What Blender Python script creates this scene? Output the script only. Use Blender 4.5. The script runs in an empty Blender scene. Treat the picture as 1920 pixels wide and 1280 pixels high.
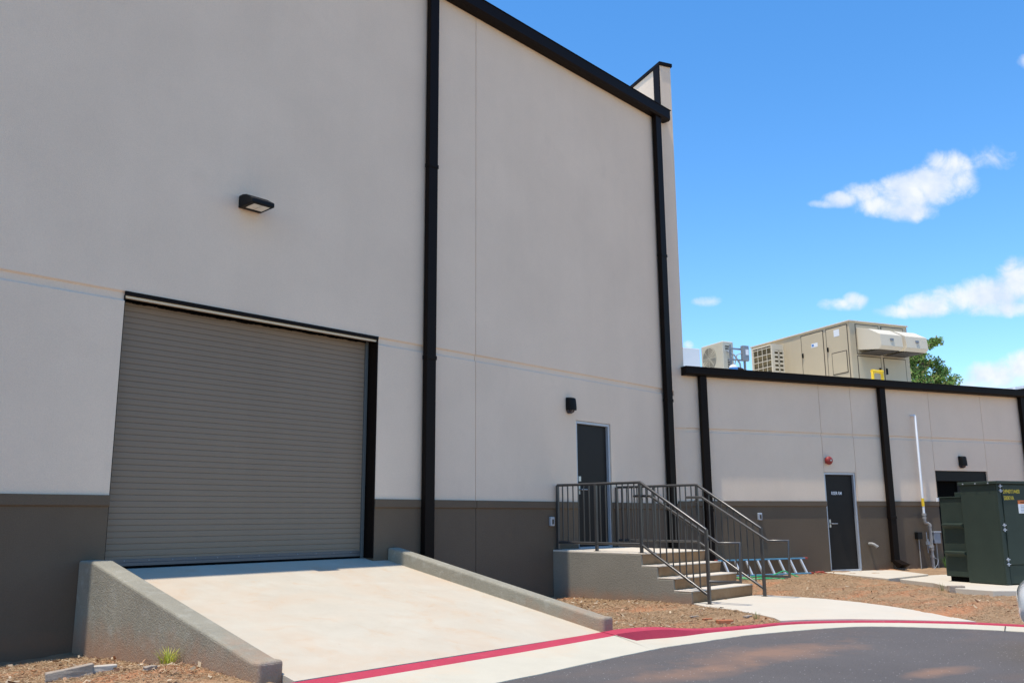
import bpy, bmesh, math, random
import numpy as np
from mathutils import Vector, Matrix
random.seed(7); rng = np.random.default_rng(7)
R = math.radians
sc = bpy.context.scene
COL = sc.collection

# ---------------------------------------------------------------- camera
cam = bpy.data.cameras.new('camera'); camo = bpy.data.objects.new('camera', cam); COL.objects.link(camo)
FWD = Vector((0.72250156, 0.66332924, 0.19489952)); RT = Vector((0.67731018, -0.73566398, -0.00703043)); UP = Vector((-0.13871706, -0.13708692, 0.98079802))
camo.matrix_world = Matrix(((RT.x, UP.x, -FWD.x, 0), (RT.y, UP.y, -FWD.y, 0), (RT.z, UP.z, -FWD.z, 0), (0, 0, 0, 1)))
cam.sensor_width = 36; cam.lens = 31.417; cam.clip_start = .05; cam.clip_end = 3000
sc.camera = camo
# ---------------------------------------------------------------- sun and sky
H = Vector((-.25, .014, 1)).normalized()
SUN_EL = math.asin(H.z)
sun = bpy.data.lights.new('sun', 'SUN'); suno = bpy.data.objects.new('sun', sun); COL.objects.link(suno)
sun.energy = 5.0; sun.angle = R(.53); sun.color = (1, .93, .81)
suno.rotation_euler = H.to_track_quat('Z', 'Y').to_euler(); suno.location = (0, 0, 30)
w = bpy.data.worlds.new('World'); sc.world = w; w.use_nodes = True
nt = w.node_tree; N = nt.nodes; LK = nt.links; N.clear()
def nn(t, **k):
    n = N.new(t)
    for a, v in k.items(): setattr(n, a, v)
    return n
out = nn('ShaderNodeOutputWorld'); bg = nn('ShaderNodeBackground'); bg2 = nn('ShaderNodeBackground'); mx = nn('ShaderNodeMixShader')
sky = nn('ShaderNodeTexSky', sky_type='NISHITA', sun_disc=False, sun_elevation=SUN_EL, sun_rotation=math.atan2(H.x, H.y))
sky.altitude = 300; sky.air_density = 1.0; sky.dust_density = 0.0; sky.ozone_density = 2.6
hs = nn('ShaderNodeHueSaturation'); hs.inputs['Saturation'].default_value = 1.28; hs.inputs['Value'].default_value = 1.68
LK.new(sky.outputs[0], hs.inputs['Color']); LK.new(hs.outputs[0], bg.inputs[0]); bg.inputs[1].default_value = .15
bg2.inputs[0].default_value = (.90, .95, 1, 1); bg2.inputs[1].default_value = 1.04
tc = nn('ShaderNodeTexCoord')
def wm(op, a, b=None, c=None, clamp=False):
    n = nn('ShaderNodeMath', operation=op); n.use_clamp = clamp
    for i, v in enumerate((a, b, c)):
        if v is None: continue
        if isinstance(v, (int, float)): n.inputs[i].default_value = v
        else: LK.new(v, n.inputs[i])
    return n.outputs[0]
def wdot(v):
    n = nn('ShaderNodeVectorMath', operation='DOT_PRODUCT'); LK.new(tc.outputs['Generated'], n.inputs[0]); n.inputs[1].default_value = v
    return n.outputs['Value']
cf = wm('MAXIMUM', wdot(FWD), .02)                 # clouds lie round this fixed direction of the sky
cu = wm('MULTIPLY', wm('DIVIDE', wdot(RT), cf), 16.756); cv = wm('MULTIPLY', wm('DIVIDE', wdot(UP), cf), 16.756)
blobs = [(1550,382,34,9,.7),(1580,374,44,17,1),(1622,360,46,24,1),(1655,385,60,26,1),(1700,362,60,42,1.3),(1748,344,60,44,1.35),(1775,312,46,36,1.2),(1800,345,40,30,.9),(1700,392,56,26,1),(1862,292,26,16,.12),
 (1327,564,30,12,.8),(1575,572,40,13,.7),(1602,562,22,14,.8),(1700,584,60,15,.9),(1745,572,66,24,1.1),(1800,560,70,30,1.1),(1860,552,80,36,1.2),(1925,530,64,50,1.3),(1890,578,100,18,1),
 (1870,704,74,32,1.2),(1925,690,60,40,1.2),(1815,724,34,22,.9),(1291,646,12,9,.8),(1925,115,18,14,.6)]
d = None
for (x, y, a, b, s) in blobs:
    ux = wm('DIVIDE', wm('SUBTRACT', cu, (x-960)/100), a/100); vy = wm('DIVIDE', wm('SUBTRACT', cv, (640-y)/100), b/100)
    e = wm('MULTIPLY', wm('SUBTRACT', 1.0, wm('ADD', wm('MULTIPLY', ux, ux), wm('MULTIPLY', vy, vy))), s)
    d = e if d is None else wm('SMOOTH_MAX', d, e, .25)
cx = nn('ShaderNodeCombineXYZ'); LK.new(cu, cx.inputs[0]); LK.new(cv, cx.inputs[1])
nz = nn('ShaderNodeTexNoise'); LK.new(cx.outputs[0], nz.inputs['Vector']); nz.inputs['Scale'].default_value = 1.9; nz.inputs['Detail'].default_value = 9; nz.inputs['Roughness'].default_value = .62; nz.inputs['Distortion'].default_value = .3
dd = wm('ADD', wm('MAXIMUM', d, -2.0), wm('MULTIPLY', wm('SUBTRACT', nz.outputs[0], .415), 2.5))
mk = nn('ShaderNodeMapRange', interpolation_type='SMOOTHSTEP'); LK.new(dd, mk.inputs[0]); mk.inputs[1].default_value = .0; mk.inputs[2].default_value = 1.45; mk.inputs[4].default_value = .96
nz2 = nn('ShaderNodeTexNoise'); LK.new(cx.outputs[0], nz2.inputs['Vector']); nz2.inputs['Scale'].default_value = 1.7; nz2.inputs['Detail'].default_value = 5
cr = nn('ShaderNodeValToRGB'); LK.new(nz2.outputs[0], cr.inputs[0])
cr.color_ramp.elements[0].position = .35; cr.color_ramp.elements[0].color = (.70, .80, .96, 1); cr.color_ramp.elements[1].position = .6; cr.color_ramp.elements[1].color = (.93, .96, 1, 1)
LK.new(cr.outputs[0], bg2.inputs[0])
LK.new(mk.outputs[0], mx.inputs[0]); LK.new(bg.outputs[0], mx.inputs[1]); LK.new(bg2.outputs[0], mx.inputs[2]); LK.new(mx.outputs[0], out.inputs[0])
sc.view_settings.view_transform = 'Standard'; sc.view_settings.look = 'None'; sc.view_settings.gamma = 1; sc.view_settings.exposure = 0
sc.cycles.max_bounces = 8; sc.cycles.diffuse_bounces = 5

# ---------------------------------------------------------------- frames
DA = 9.780268                      # the tall wall stands at y = DA, running along +x
XC = 15.5; T = .419261
DB = Vector((math.cos(T), -math.sin(T), 0)); NB = Vector((math.sin(T), math.cos(T), 0)); CB = Vector((XC, DA, 0))
def fa(u, o, z): return Vector((u, DA-o, z))             # along, out of the wall, up
def fb(s, o, z): return CB + DB*s - NB*o + Vector((0, 0, z))
def fw(x, y, z): return Vector((x, y, z))

# ---------------------------------------------------------------- materials
def mat(name, col, rough=.8, metal=0, var=.0, vscale=1.0, bump=0, bscale=60, stain=None, spec=.5, fine=0, fscale=150, emit=None, coat=0, streak=0):
    m = bpy.data.materials.new(name); m.use_nodes = True
    n = m.node_tree.nodes; l = m.node_tree.links; b = n['Principled BSDF']
    b.inputs['Base Color'].default_value = (*col, 1); b.inputs['Roughness'].default_value = rough; b.inputs['Metallic'].default_value = metal
    b.inputs['Specular IOR Level'].default_value = spec
    if coat: b.inputs['Coat Weight'].default_value = coat
    if emit: b.inputs['Emission Color'].default_value = (*emit[:3], 1); b.inputs['Emission Strength'].default_value = emit[3]
    g = n.new('ShaderNodeNewGeometry'); pos = g.outputs['Position']
    def noise(scale, detail=4, rough_=.55, vec=None, dist=0):
        t = n.new('ShaderNodeTexNoise'); l.new(vec or pos, t.inputs['Vector']); t.inputs['Scale'].default_value = scale
        t.inputs['Detail'].default_value = detail; t.inputs['Roughness'].default_value = rough_; t.inputs['Distortion'].default_value = dist; return t.outputs[0]
    def mr(v, a, b_, c, d_):
        t = n.new('ShaderNodeMapRange'); l.new(v, t.inputs[0]); t.inputs[1].default_value = a; t.inputs[2].default_value = b_; t.inputs[3].default_value = c; t.inputs[4].default_value = d_; return t.outputs[0]
    def mixc(f, a, b_, mode='MIX'):
        t = n.new('ShaderNodeMix'); t.data_type = 'RGBA'; t.blend_type = mode
        for i, v in ((0, f), (6, a), (7, b_)):
            if isinstance(v, (int, float)): t.inputs[i].default_value = v
            elif isinstance(v, tuple): t.inputs[i].default_value = (*v, 1)
            else: l.new(v, t.inputs[i])
        return t.outputs[2]
    def mul(c, v):
        t = n.new('ShaderNodeMix'); t.data_type = 'RGBA'; t.blend_type = 'MULTIPLY'; t.inputs[0].default_value = 1
        if isinstance(c, tuple): t.inputs[6].default_value = (*c, 1)
        else: l.new(c, t.inputs[6])
        l.new(v, t.inputs[7]); return t.outputs[2]
    c = col
    if var: c = mul(c, mr(noise(vscale, 6, .6), .25, .75, 1-var, 1+var))
    if streak:
        mp = n.new('ShaderNodeMapping'); l.new(pos, mp.inputs[0]); mp.inputs['Scale'].default_value = (3.0, 3.0, .12)
        c = mul(c, mr(noise(1, 4, .6, mp.outputs[0]), .3, .7, 1-streak, 1+streak))
    if fine: c = mul(c, mr(noise(fscale, 3, .7), .25, .75, 1-fine, 1+fine))
    if stain:
        for (sc_, lo, hi, scol, amt) in stain: c = mixc(mr(noise(sc_, 6, .62, None, .6), lo, hi, 0, amt), c, scol)
    m['hook'] = 0
    if c is not col: l.new(c, b.inputs['Base Color'])
    if bump:
        bp = n.new('ShaderNodeBump'); bp.inputs['Strength'].default_value = bump; bp.inputs['Distance'].default_value = .01
        l.new(noise(bscale, 5, .65), bp.inputs['Height']); l.new(bp.outputs[0], b.inputs['Normal'])
    return m, dict(n=n, l=l, b=b, noise=noise, mr=mr, mixc=mixc, mul=mul, pos=pos, c=c, g=g)
def mud(mt, h, col=(.36, .15, .07), zref=-1.25, amt=.8, ns=5):
    """red clay splashed on the foot of a wall"""
    m, k = mt; n, l = k['n'], k['l']
    sp = n.new('ShaderNodeSeparateXYZ'); l.new(k['pos'], sp.inputs[0])
    a = n.new('ShaderNodeMath'); a.operation = 'MULTIPLY_ADD'; l.new(k['noise'](ns, 7, .68), a.inputs[0]); a.inputs[1].default_value = -h*1.6; l.new(sp.outputs[2], a.inputs[2])
    f = k['mr'](a.outputs[0], zref-h*.75, zref+h*.15, amt, 0)
    l.new(k['mixc'](f, k['c'], col), k['b'].inputs['Base Color']); return mt
M = {}
M['stucco'] = mat('tan_stucco', (.76, .60, .455), .95, var=.055, vscale=.7, bump=.6, bscale=95, fine=.05, fscale=60, streak=.010, spec=.15, stain=[(1.4, .60, .80, (.66, .51, .39), .35), (9, .70, .85, (.62, .48, .37), .3)])[0]
M['wains'] = mud(mat('dark_stucco', (.140, .103, .070), .95, var=.09, vscale=1.2, bump=.8, bscale=70, fine=.10, fscale=110, spec=.2), .18, (.22, .12, .07), -1.22, .55)[0]
M['retain'] = mud(mat('grey_stucco', (.30, .275, .215), .95, var=.12, vscale=2.2, bump=1.0, bscale=60, fine=.16, fscale=90, spec=.2, stain=[(9, .52, .75, (.42, .40, .34), .6)]), .34, (.40, .20, .11), -1.25, .6)[0]
M['stairstucco'] = mud(mat('stair_stucco', (.25, .225, .175), .95, var=.10, vscale=1.6, bump=.8, bscale=60, fine=.12, fscale=90, spec=.2), .16, (.34, .19, .11), -1.22, .6)[0]
M['concrete'] = mat('ramp_concrete', (.51, .45, .355), .9, var=.05, vscale=2.5, bump=.25, bscale=90, fine=.05, spec=.25,
    stain=[(.9, .44, .72, (.54, .38, .25), .5), (3.2, .54, .78, (.52, .34, .20), .55), (2.0, .5, .8, (.56, .52, .43), .5), (7, .66, .80, (.40, .24, .13), .5), (31, .70, .76, (.22, .17, .12), .6)])[0]
M['walk'] = mat('walk_concrete', (.56, .50, .405), .9, var=.04, vscale=2, bump=.2, bscale=90, fine=.05, spec=.25, stain=[(1.5, .52, .8, (.60, .47, .35), .5), (8, .64, .8, (.5, .36, .24), .35)])[0]
M['pan'] = mat('gutter_concrete', (.53, .485, .385), .9, var=.05, vscale=3, bump=.25, bscale=100, fine=.06, spec=.25, stain=[(1.2, .5, .75, (.60, .42, .27), .5)])[0]
M['tread'] = mat('stair_concrete', (.62, .55, .45), .9, var=.07, vscale=3, bump=.25, bscale=90, fine=.06, spec=.25, stain=[(3, .45, .7, (.44, .31, .19), .35)])[0]
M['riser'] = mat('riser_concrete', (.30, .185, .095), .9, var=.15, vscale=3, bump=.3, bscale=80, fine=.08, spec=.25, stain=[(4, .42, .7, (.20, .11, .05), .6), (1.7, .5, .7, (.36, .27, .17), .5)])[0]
M['brown'] = mat('dark_bronze_metal', (.010, .0065, .005), .5, var=.06, vscale=3, spec=.08)[0]
M['black'] = mat('black_metal', (.008, .008, .008), .5, spec=.15)[0]
M['voidblack'] = mat('rubber_and_void_black', (.003, .003, .003), .9, spec=.05)[0]
M['lens'] = mat('lamp_lens', (.78, .76, .68), .25, bump=.3, bscale=60)[0]
M['leaf_door'] = mat('painted_door', (.013, .0105, .009), .5, var=.1, vscale=3, spec=.2)[0]
M['galv'] = mat('galvanised_frame', (.42, .44, .47), .45, .3, var=.06, vscale=6)[0]
M['steel'] = mat('brushed_steel', (.42, .42, .42), .35, .9)[0]
M['railm'] = mat('rail_paint', (.085, .082, .08), .30, .5, var=.08, vscale=8)[0]
M['shutter'] = mat('shutter_steel', (.222, .170, .122), .5, .0, var=.04, vscale=.7, streak=.03, spec=.2)[0]
M['barm'] = mat('bottom_bar', (.10, .10, .105), .4, .3)[0]
M['green'] = mat('transformer_green', (.038, .052, .040), .55, spec=.15, var=.10, vscale=2.5, fine=.03, streak=.05)[0]
M['hvac'] = mat('hvac_beige', (.53, .44, .30), .6, spec=.3, var=.03, vscale=2, streak=.03)[0]
M['hvacd'] = mat('hvac_seam', (.07, .055, .04), .8)[0]
M['hvacl'] = mat('hvac_light', (.68, .60, .46), .5, spec=.3)[0]
M['coil'] = mat('condenser_coil', (.16, .125, .06), .7, var=.2, vscale=20, bump=.5, bscale=200)[0]
M['split'] = mat('mini_split_cream', (.60, .56, .45), .5, var=.02)[0]
M['greybox'] = mat('grey_enamel', (.22, .24, .27), .5, var=.05, vscale=10)[0]
M['guide'] = mat('dull_guide_steel', (.10, .11, .11), .5, .2)[0]
M['white'] = mat('white_paint', (.78, .79, .80), .5)[0]
M['bluelabel'] = mat('blue_label', (.06, .22, .55), .5)[0]
M['orangelabel'] = mat('orange_label', (.70, .16, .02), .5)[0]
M['yellow'] = mat('yellow_pipe', (.85, .55, .02), .45)[0]
M['yellowink'] = mat('yellow_stencil', (.75, .55, .04), .6)[0]
M['red'] = mat('red_plastic', (.27, .025, .02), .5)[0]
M['orange'] = mat('orange_plastic', (.36, .05, .03), .6)[0]
M['ladder'] = mat('blue_fibreglass', (.10, .29, .42), .5, var=.08, vscale=10)[0]
M['alu'] = mat('aluminium', (.62, .62, .60), .4, .4)[0]
M['hose'] = mat('green_hose', (.04, .42, .16), .4)[0]
M['gpipe'] = mat('grey_pipe', (.33, .31, .28), .55, var=.1, vscale=10)[0]
M['brick'] = mat('orange_brick', (.42, .14, .06), .9, var=.15, vscale=30, bump=.5)[0]
M['rubble'] = mat('broken_concrete', (.36, .29, .225), .95, var=.15, vscale=20, bump=.8, bscale=60)[0]
M['roof'] = mat('roof_membrane', (.62, .61, .58), .8, var=.04)[0]
M['bark'] = mat('bark', (.12, .09, .06), .95, var=.2, vscale=8, bump=.6, bscale=20)[0]
M['distw'] = mat('far_stucco', (.60, .55, .47), .9)[0]
M['tyre'] = mat('tyre', (.02, .02, .02), .9)[0]
M['carpaint'] = mat('silver_white_paint', (.68, .70, .70), .25, .0, coat=1)[0]
M['glass'] = mat('dark_glass', (.01, .012, .03), .05, spec=.8)[0]
M['lensclear'] = mat('headlight_glass', (.5, .53, .58), .08, .2, spec=.8)[0]
# red kerb paint with scuffs
M['redpaint'] = mat('red_kerb_paint', (.44, .042, .078), .75, var=.10, vscale=5, bump=.3, bscale=80, fine=.08, spec=.3, stain=[(6, .62, .8, (.55, .25, .22), .5)])[0]
# asphalt
Z_ASP_ = -1.289
am, k = mat('asphalt', (.115, .104, .100), .9, var=.10, vscale=1.1, bump=.9, bscale=110, fine=.30, fscale=120, spec=.3)
mp = k['n'].new('ShaderNodeMapping'); k['l'].new(k['pos'], mp.inputs[0]); mp.inputs['Rotation'].default_value = (0, 0, .45); mp.inputs['Scale'].default_value = (.42, .72, 1)
c2 = k['mixc'](k['mr'](k['noise'](1.0, 5, .62, mp.outputs[0], .3), .50, .68, 0, .28), k['c'], (.20, .13, .095))
for (px_, py_, sx_, sy_, am_) in ((8.25, 4.35, 1.5, .50, .72), (6.9, 4.3, .9, .3, .55), (8.3, 2.75, .5, .16, .7)):
    mp = k['n'].new('ShaderNodeMapping'); mp.vector_type = 'TEXTURE'; k['l'].new(k['pos'], mp.inputs[0]); mp.inputs['Location'].default_value = (px_, py_, Z_ASP_); mp.inputs['Rotation'].default_value = (0, 0, -.2); mp.inputs['Scale'].default_value = (sx_, sy_, 1)
    ln = k['n'].new('ShaderNodeVectorMath'); ln.operation = 'LENGTH'; k['l'].new(mp.outputs[0], ln.inputs[0])
    ad = k['n'].new('ShaderNodeMath'); ad.operation = 'MULTIPLY_ADD'; k['l'].new(k['noise'](1.9, 6, .66), ad.inputs[0]); ad.inputs[1].default_value = 2.2; k['l'].new(ln.outputs['Value'], ad.inputs[2])
    c2 = k['mixc'](k['mr'](ad.outputs[0], 1.15, 2.15, am_, 0), c2, (.30, .175, .115))
vo = k['n'].new('ShaderNodeTexVoronoi'); k['l'].new(k['pos'], vo.inputs['Vector']); vo.inputs['Scale'].default_value = 16
c2 = k['mixc'](k['mr'](vo.outputs['Distance'], .07, .10, .9, 0), c2, (.5, .48, .45))
k['l'].new(c2, k['b'].inputs['Base Color']); M['asphalt'] = am
# mulch soil with clay streaks
sm, k = mat('straw_and_soil', (.31, .20, .115), .97, var=.2, vscale=3, bump=1.0, bscale=45, fine=.25, fscale=70, spec=.1)
mp = k['n'].new('ShaderNodeMapping'); k['l'].new(k['pos'], mp.inputs[0]); mp.inputs['Rotation'].default_value = (0, 0, .42); mp.inputs['Scale'].default_value = (.45, 1.7, 1)
c2 = k['mixc'](k['mr'](k['noise'](1.0, 5, .6, mp.outputs[0], .4), .50, .64, 0, .85), k['c'], (.44, .20, .10))
k['l'].new(c2, k['b'].inputs['Base Color']); M['soil'] = sm
# vertex coloured chips / leaves
def vcmat(name, rough=.9, trans=0):
    m = bpy.data.materials.new(name); m.use_nodes = True; n = m.node_tree.nodes; b = n['Principled BSDF']; b.inputs['Roughness'].default_value = rough; b.inputs['Specular IOR Level'].default_value = .25
    a = n.new('ShaderNodeAttribute'); a.attribute_name = 'tint'; m.node_tree.links.new(a.outputs[0], b.inputs['Base Color'])
    if trans:
        t = n.new('ShaderNodeBsdfTranslucent'); x = n.new('ShaderNodeMixShader'); x.inputs[0].default_value = trans
        m.node_tree.links.new(a.outputs[0], t.inputs[0]); m.node_tree.links.new(b.outputs[0], x.inputs[1]); m.node_tree.links.new(t.outputs[0], x.inputs[2]); m.node_tree.links.new(x.outputs[0], n['Material Output'].inputs[0])
    return m
M['chips'] = vcmat('straw_chips'); M['leaves'] = vcmat('leaf_green', .6, .3); M['grass'] = vcmat('grass_blades', .6, .3)

# ---------------------------------------------------------------- builders
def tag(o, label=None, cat=None, group=None, kind=None):
    if label: o['label'] = label
    if cat: o['category'] = cat
    if group: o['group'] = group
    if kind: o['kind'] = kind
    return o
def thing(name, loc, label, cat, group=None):
    o = bpy.data.objects.new(name, None); COL.objects.link(o); o.location = loc; o.empty_display_size = .2
    return tag(o, label, cat, group)
def origin(o):
    v = Vector((0, 0, 0))
    while o is not None: v += Vector(o.location); o = o.parent
    return v
class MB:
    def __init__(s, f=fw): s.v = []; s.fc = []; s.f = f; s.mi = []; s.cur = 0
    def add(s, pts, faces):
        b = len(s.v); s.v += [tuple(s.f(*p)) for p in pts]; s.fc += [tuple(b+i for i in q) for q in faces]; s.mi += [s.cur]*len(faces); return s
    def raw(s, pts, faces):
        b = len(s.v); s.v += [tuple(p) for p in pts]; s.fc += [tuple(b+i for i in q) for q in faces]; s.mi += [s.cur]*len(faces); return s
    def box(s, a0, a1, b0, b1, c0, c1):
        p = [(a, b, c) for a in (a0, a1) for b in (b0, b1) for c in (c0, c1)]
        return s.add(p, [(0,1,3,2),(4,6,7,5),(0,4,5,1),(2,3,7,6),(0,2,6,4),(1,5,7,3)])
    def prism(s, poly, ax, t0, t1):
        """poly in the two axes other than ax, extruded along ax"""
        def mkp(q, t):
            r = list(q); r.insert(ax, t); return tuple(r)
        n = len(poly); pts = [mkp(q, t0) for q in poly] + [mkp(q, t1) for q in poly]
        return s.add(pts, [tuple(range(n))[::-1], tuple(range(n, 2*n))] + [(i, (i+1) % n, n+(i+1) % n, n+i) for i in range(n)])
    def slab(s, poly, z0, z1): return s.prism(poly, 2, z0, z1)
    def tube(s, pts, r, n=10, cap=True, frame=True):
        P = [s.f(*p) if frame else Vector(p) for p in pts]; rr = r if isinstance(r, (list, tuple)) else [r]*len(P)
        rings = []; prev = None
        for i, p in enumerate(P):
            d0 = (P[i]-P[i-1]).normalized() if i else None; d1 = (P[i+1]-P[i]).normalized() if i < len(P)-1 else None
            t = ((d0 or d1) + (d1 or d0)).normalized()
            if prev is None:
                a = Vector((0, 0, 1)) if abs(t.z) < .9 else Vector((1, 0, 0)); u = t.cross(a).normalized()
            else: u = (prev - t*prev.dot(t)).normalized()
            prev = u; v = t.cross(u)
            k = 1.0
            if d0 is not None and d1 is not None: k = 1/max(.5, math.sqrt((1+d0.dot(d1))/2))
            rings.append([p + (u*math.cos(2*math.pi*j/n) + v*math.sin(2*math.pi*j/n))*rr[i]*(1 if k < 1.01 else k**.5) for j in range(n)])
        pts2 = [q for rg in rings for q in rg]; fs = []
        for i in range(len(P)-1):
            for j in range(n): fs.append((i*n+j, i*n+(j+1) % n, (i+1)*n+(j+1) % n, (i+1)*n+j))
        if cap: fs += [tuple(range(n))[::-1], tuple((len(P)-1)*n+j for j in range(n))]
        return s.raw(pts2, fs)
    def build(s, name, mats, parent=None, bevel=0, smooth=False, seg=2, **tg):
        o0 = origin(parent) if parent else Vector((0, 0, 0)); off = Vector((0, 0, 0))
        if parent is None and s.v:
            a = np.array(s.v); off = Vector((float((a[:, 0].min()+a[:, 0].max())/2), float((a[:, 1].min()+a[:, 1].max())/2), float(a[:, 2].min())))
        me = bpy.data.meshes.new(name); me.from_pydata([tuple(Vector(p)-o0-off) for p in s.v], [], s.fc)
        bm = bmesh.new(); bm.from_mesh(me); bmesh.ops.recalc_face_normals(bm, faces=bm.faces[:]); bm.to_mesh(me); bm.free()
        for m in (mats if isinstance(mats, list) else [mats]): me.materials.append(m)
        if isinstance(mats, list): me.polygons.foreach_set('material_index', s.mi)
        if smooth:
            me.polygons.foreach_set('use_smooth', [True]*len(me.polygons))
            try: me.set_sharp_from_angle(angle=R(40))
            except Exception: pass
        o = bpy.data.objects.new(name, me); COL.objects.link(o)
        if parent is not None: o.parent = parent
        else: o.location = off
        if bevel:
            b = o.modifiers.new('bevel', 'BEVEL'); b.width = bevel; b.segments = seg; b.limit_method = 'ANGLE'; b.angle_limit = R(35)
        return tag(o, **tg)
def profile_wall(mb, prof, u0, u1, ops=(), joints=(), reveal=.2, jw=.012, jd=.012):
    us = sorted({u0, u1, *[x for o in ops for x in o[:2]], *joints, *[j+jw for j in joints]})
    us = [u for u in us if u0-1e-6 <= u <= u1+1e-6]
    pr = []
    for i in range(len(prof)-1):
        (oa, za), (ob, zb) = prof[i], prof[i+1]; pr.append((oa, za))
        cuts = sorted({z for o in ops for z in o[2:4] if min(za, zb)+1e-4 < z < max(za, zb)-1e-4}, reverse=True)
        for z in cuts: pr.append((oa+(ob-oa)*(za-z)/(za-zb), z))
    pr.append(prof[-1])
    isj = lambda a: any(abs(a-j) < 1e-6 for j in joints)
    for i in range(len(us)-1):
        a, b = us[i], us[i+1]; dj = jd if isj(a) else 0; um = (a+b)/2
        for k_ in range(len(pr)-1):
            (oa, za), (ob, zb) = pr[k_], pr[k_+1]; zm = (za+zb)/2
            if any(o[0] < um < o[1] and o[2] < zm < o[3] for o in ops): continue
            mb.add([(a, oa-dj, za), (b, oa-dj, za), (b, ob-dj, zb), (a, ob-dj, zb)], [(0, 1, 2, 3)])
            if dj:
                for e in (a, b): mb.add([(e, oa, za), (e, oa-dj, za), (e, ob-dj, zb), (e, ob, zb)], [(0, 1, 2, 3)])
    zt, zbm = pr[0][1], pr[-1][1]
    for o in ops:
        for e in o[:2]:
            for k_ in range(len(pr)-1):
                (oa, za), (ob, zb) = pr[k_], pr[k_+1]
                if o[2] < (za+zb)/2 < o[3]: mb.add([(e, oa, za), (e, -reveal, za), (e, -reveal, zb), (e, ob, zb)], [(0, 1, 2, 3)])
        for z in o[2:4]:
            if zbm < z < zt:
                oo = next((pr[k_][0] for k_ in range(len(pr)) if abs(pr[k_][1]-z) < 1e-5), 0)
                mb.add([(o[0], oo, z), (o[1], oo, z), (o[1], -reveal, z), (o[0], -reveal, z)], [(0, 1, 2, 3)])
def text_mesh(txt, size, mtl, name, parent, o3, ux, uz, th=.002, bold=.0, sx=1.0):
    cu_ = bpy.data.curves.new(name, 'FONT'); cu_.body = txt; cu_.size = size; cu_.extrude = th; cu_.offset = bold; cu_.resolution_u = 3
    t = bpy.data.objects.new(name, cu_); COL.objects.link(t)
    dg = bpy.context.evaluated_depsgraph_get(); me = bpy.data.meshes.new_from_object(t.evaluated_get(dg)); bpy.data.objects.remove(t)
    nrm = ux.cross(uz); o0 = origin(parent)
    for v in me.vertices: v.co = o3 + ux*v.co.x*sx + uz*v.co.y + nrm*v.co.z - o0
    me.materials.clear(); me.materials.append(mtl); o = bpy.data.objects.new(name, me); COL.objects.link(o); o.parent = parent
    return o
def np_mesh(name, verts, nper, mtl, cols, parent=None, faces_per=None, **tg):
    """many small loose quads: verts (n*4,3), one colour per quad"""
    nq = len(verts)//4; me = bpy.data.meshes.new(name)
    me.vertices.add(len(verts)); me.vertices.foreach_set('co', verts.astype(np.float32).ravel())
    me.loops.add(len(verts)); me.loops.foreach_set('vertex_index', np.arange(len(verts), dtype=np.int32))
    me.polygons.add(nq); me.polygons.foreach_set('loop_start', np.arange(0, nq*4, 4, dtype=np.int32)); me.polygons.foreach_set('loop_total', np.full(nq, 4, dtype=np.int32))
    a = me.color_attributes.new('tint', 'FLOAT_COLOR', 'POINT'); c = np.ones((nq, 4, 4), np.float32); c[:, :, :3] = cols[:, None, :]; a.data.foreach_set('color', c.ravel())
    me.update(); me.validate(); me.materials.append(mtl)
    o = bpy.data.objects.new(name, me); COL.objects.link(o)
    if parent is not None: o.parent = parent
    return tag(o, **tg)

# ================================================================= GROUND
Z_ASP = -1.289
ground = MB(); ground.box(-400, 600, -400, 700, -3.2, -1.56)
gm = mat('far_ground', (.42, .29, .18), .95, var=.25, vscale=.05, spec=.1)[0]  # unseen ground, toned warm and bright to bounce light onto the walls
ground.build('ground', gm, kind='structure')
# kerb line: back edge of the red band, front edge of it, foot of the kerb, edge of the asphalt, with heights
back = [(-8,6.12,-1.212),(4.1,6.13,-1.212),(6.5,6.13,-1.212),(7.95,6.14,-1.205),(8.10,6.13,-1.198),(8.30,6.10,-1.192),(8.55,5.99,-1.186),(8.76,5.87,-1.190),(8.98,5.74,-1.212),(9.30,5.60,-1.232),(9.85,5.40,-1.237),(10.37,5.23,-1.238),(10.75,5.02,-1.238),(11.17,4.66,-1.24),(11.52,4.2,-1.24),(11.80,3.68,-1.24),(11.93,3.2,-1.24),(11.99,2.6,-1.24),(12.05,1.0,-1.24),(12.1,-12,-1.24)]
frnt = [(-8,5.92,-1.222),(4.1,5.92,-1.222),(6.5,5.91,-1.222),(7.90,5.93,-1.216),(8.02,5.91,-1.208),(8.12,5.89,-1.200),(8.42,5.80,-1.194),(8.68,5.70,-1.198),(8.94,5.60,-1.222),(9.26,5.50,-1.240),(9.80,5.30,-1.243),(10.33,5.13,-1.244),(10.70,4.94,-1.245),(11.10,4.59,-1.247),(11.44,4.15,-1.247),(11.71,3.65,-1.247),(11.84,3.19,-1.247),(11.90,2.6,-1.247),(11.96,1.0,-1.247),(12.0,-12,-1.247)]
fz = [-1.225,-1.225,-1.225,-1.220,-1.214,-1.284,-1.284,-1.284,-1.278,-1.268,-1.262,-1.26,-1.26,-1.26,-1.26,-1.26,-1.26,-1.26,-1.26,-1.26]
foot = [(f[0]-(.010 if i > 14 else 0), f[1]-((.018 if 4 < i < 10 else .008) if i <= 14 else 0), z) for i, (f, z) in enumerate(zip(frnt, fz))]
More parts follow.
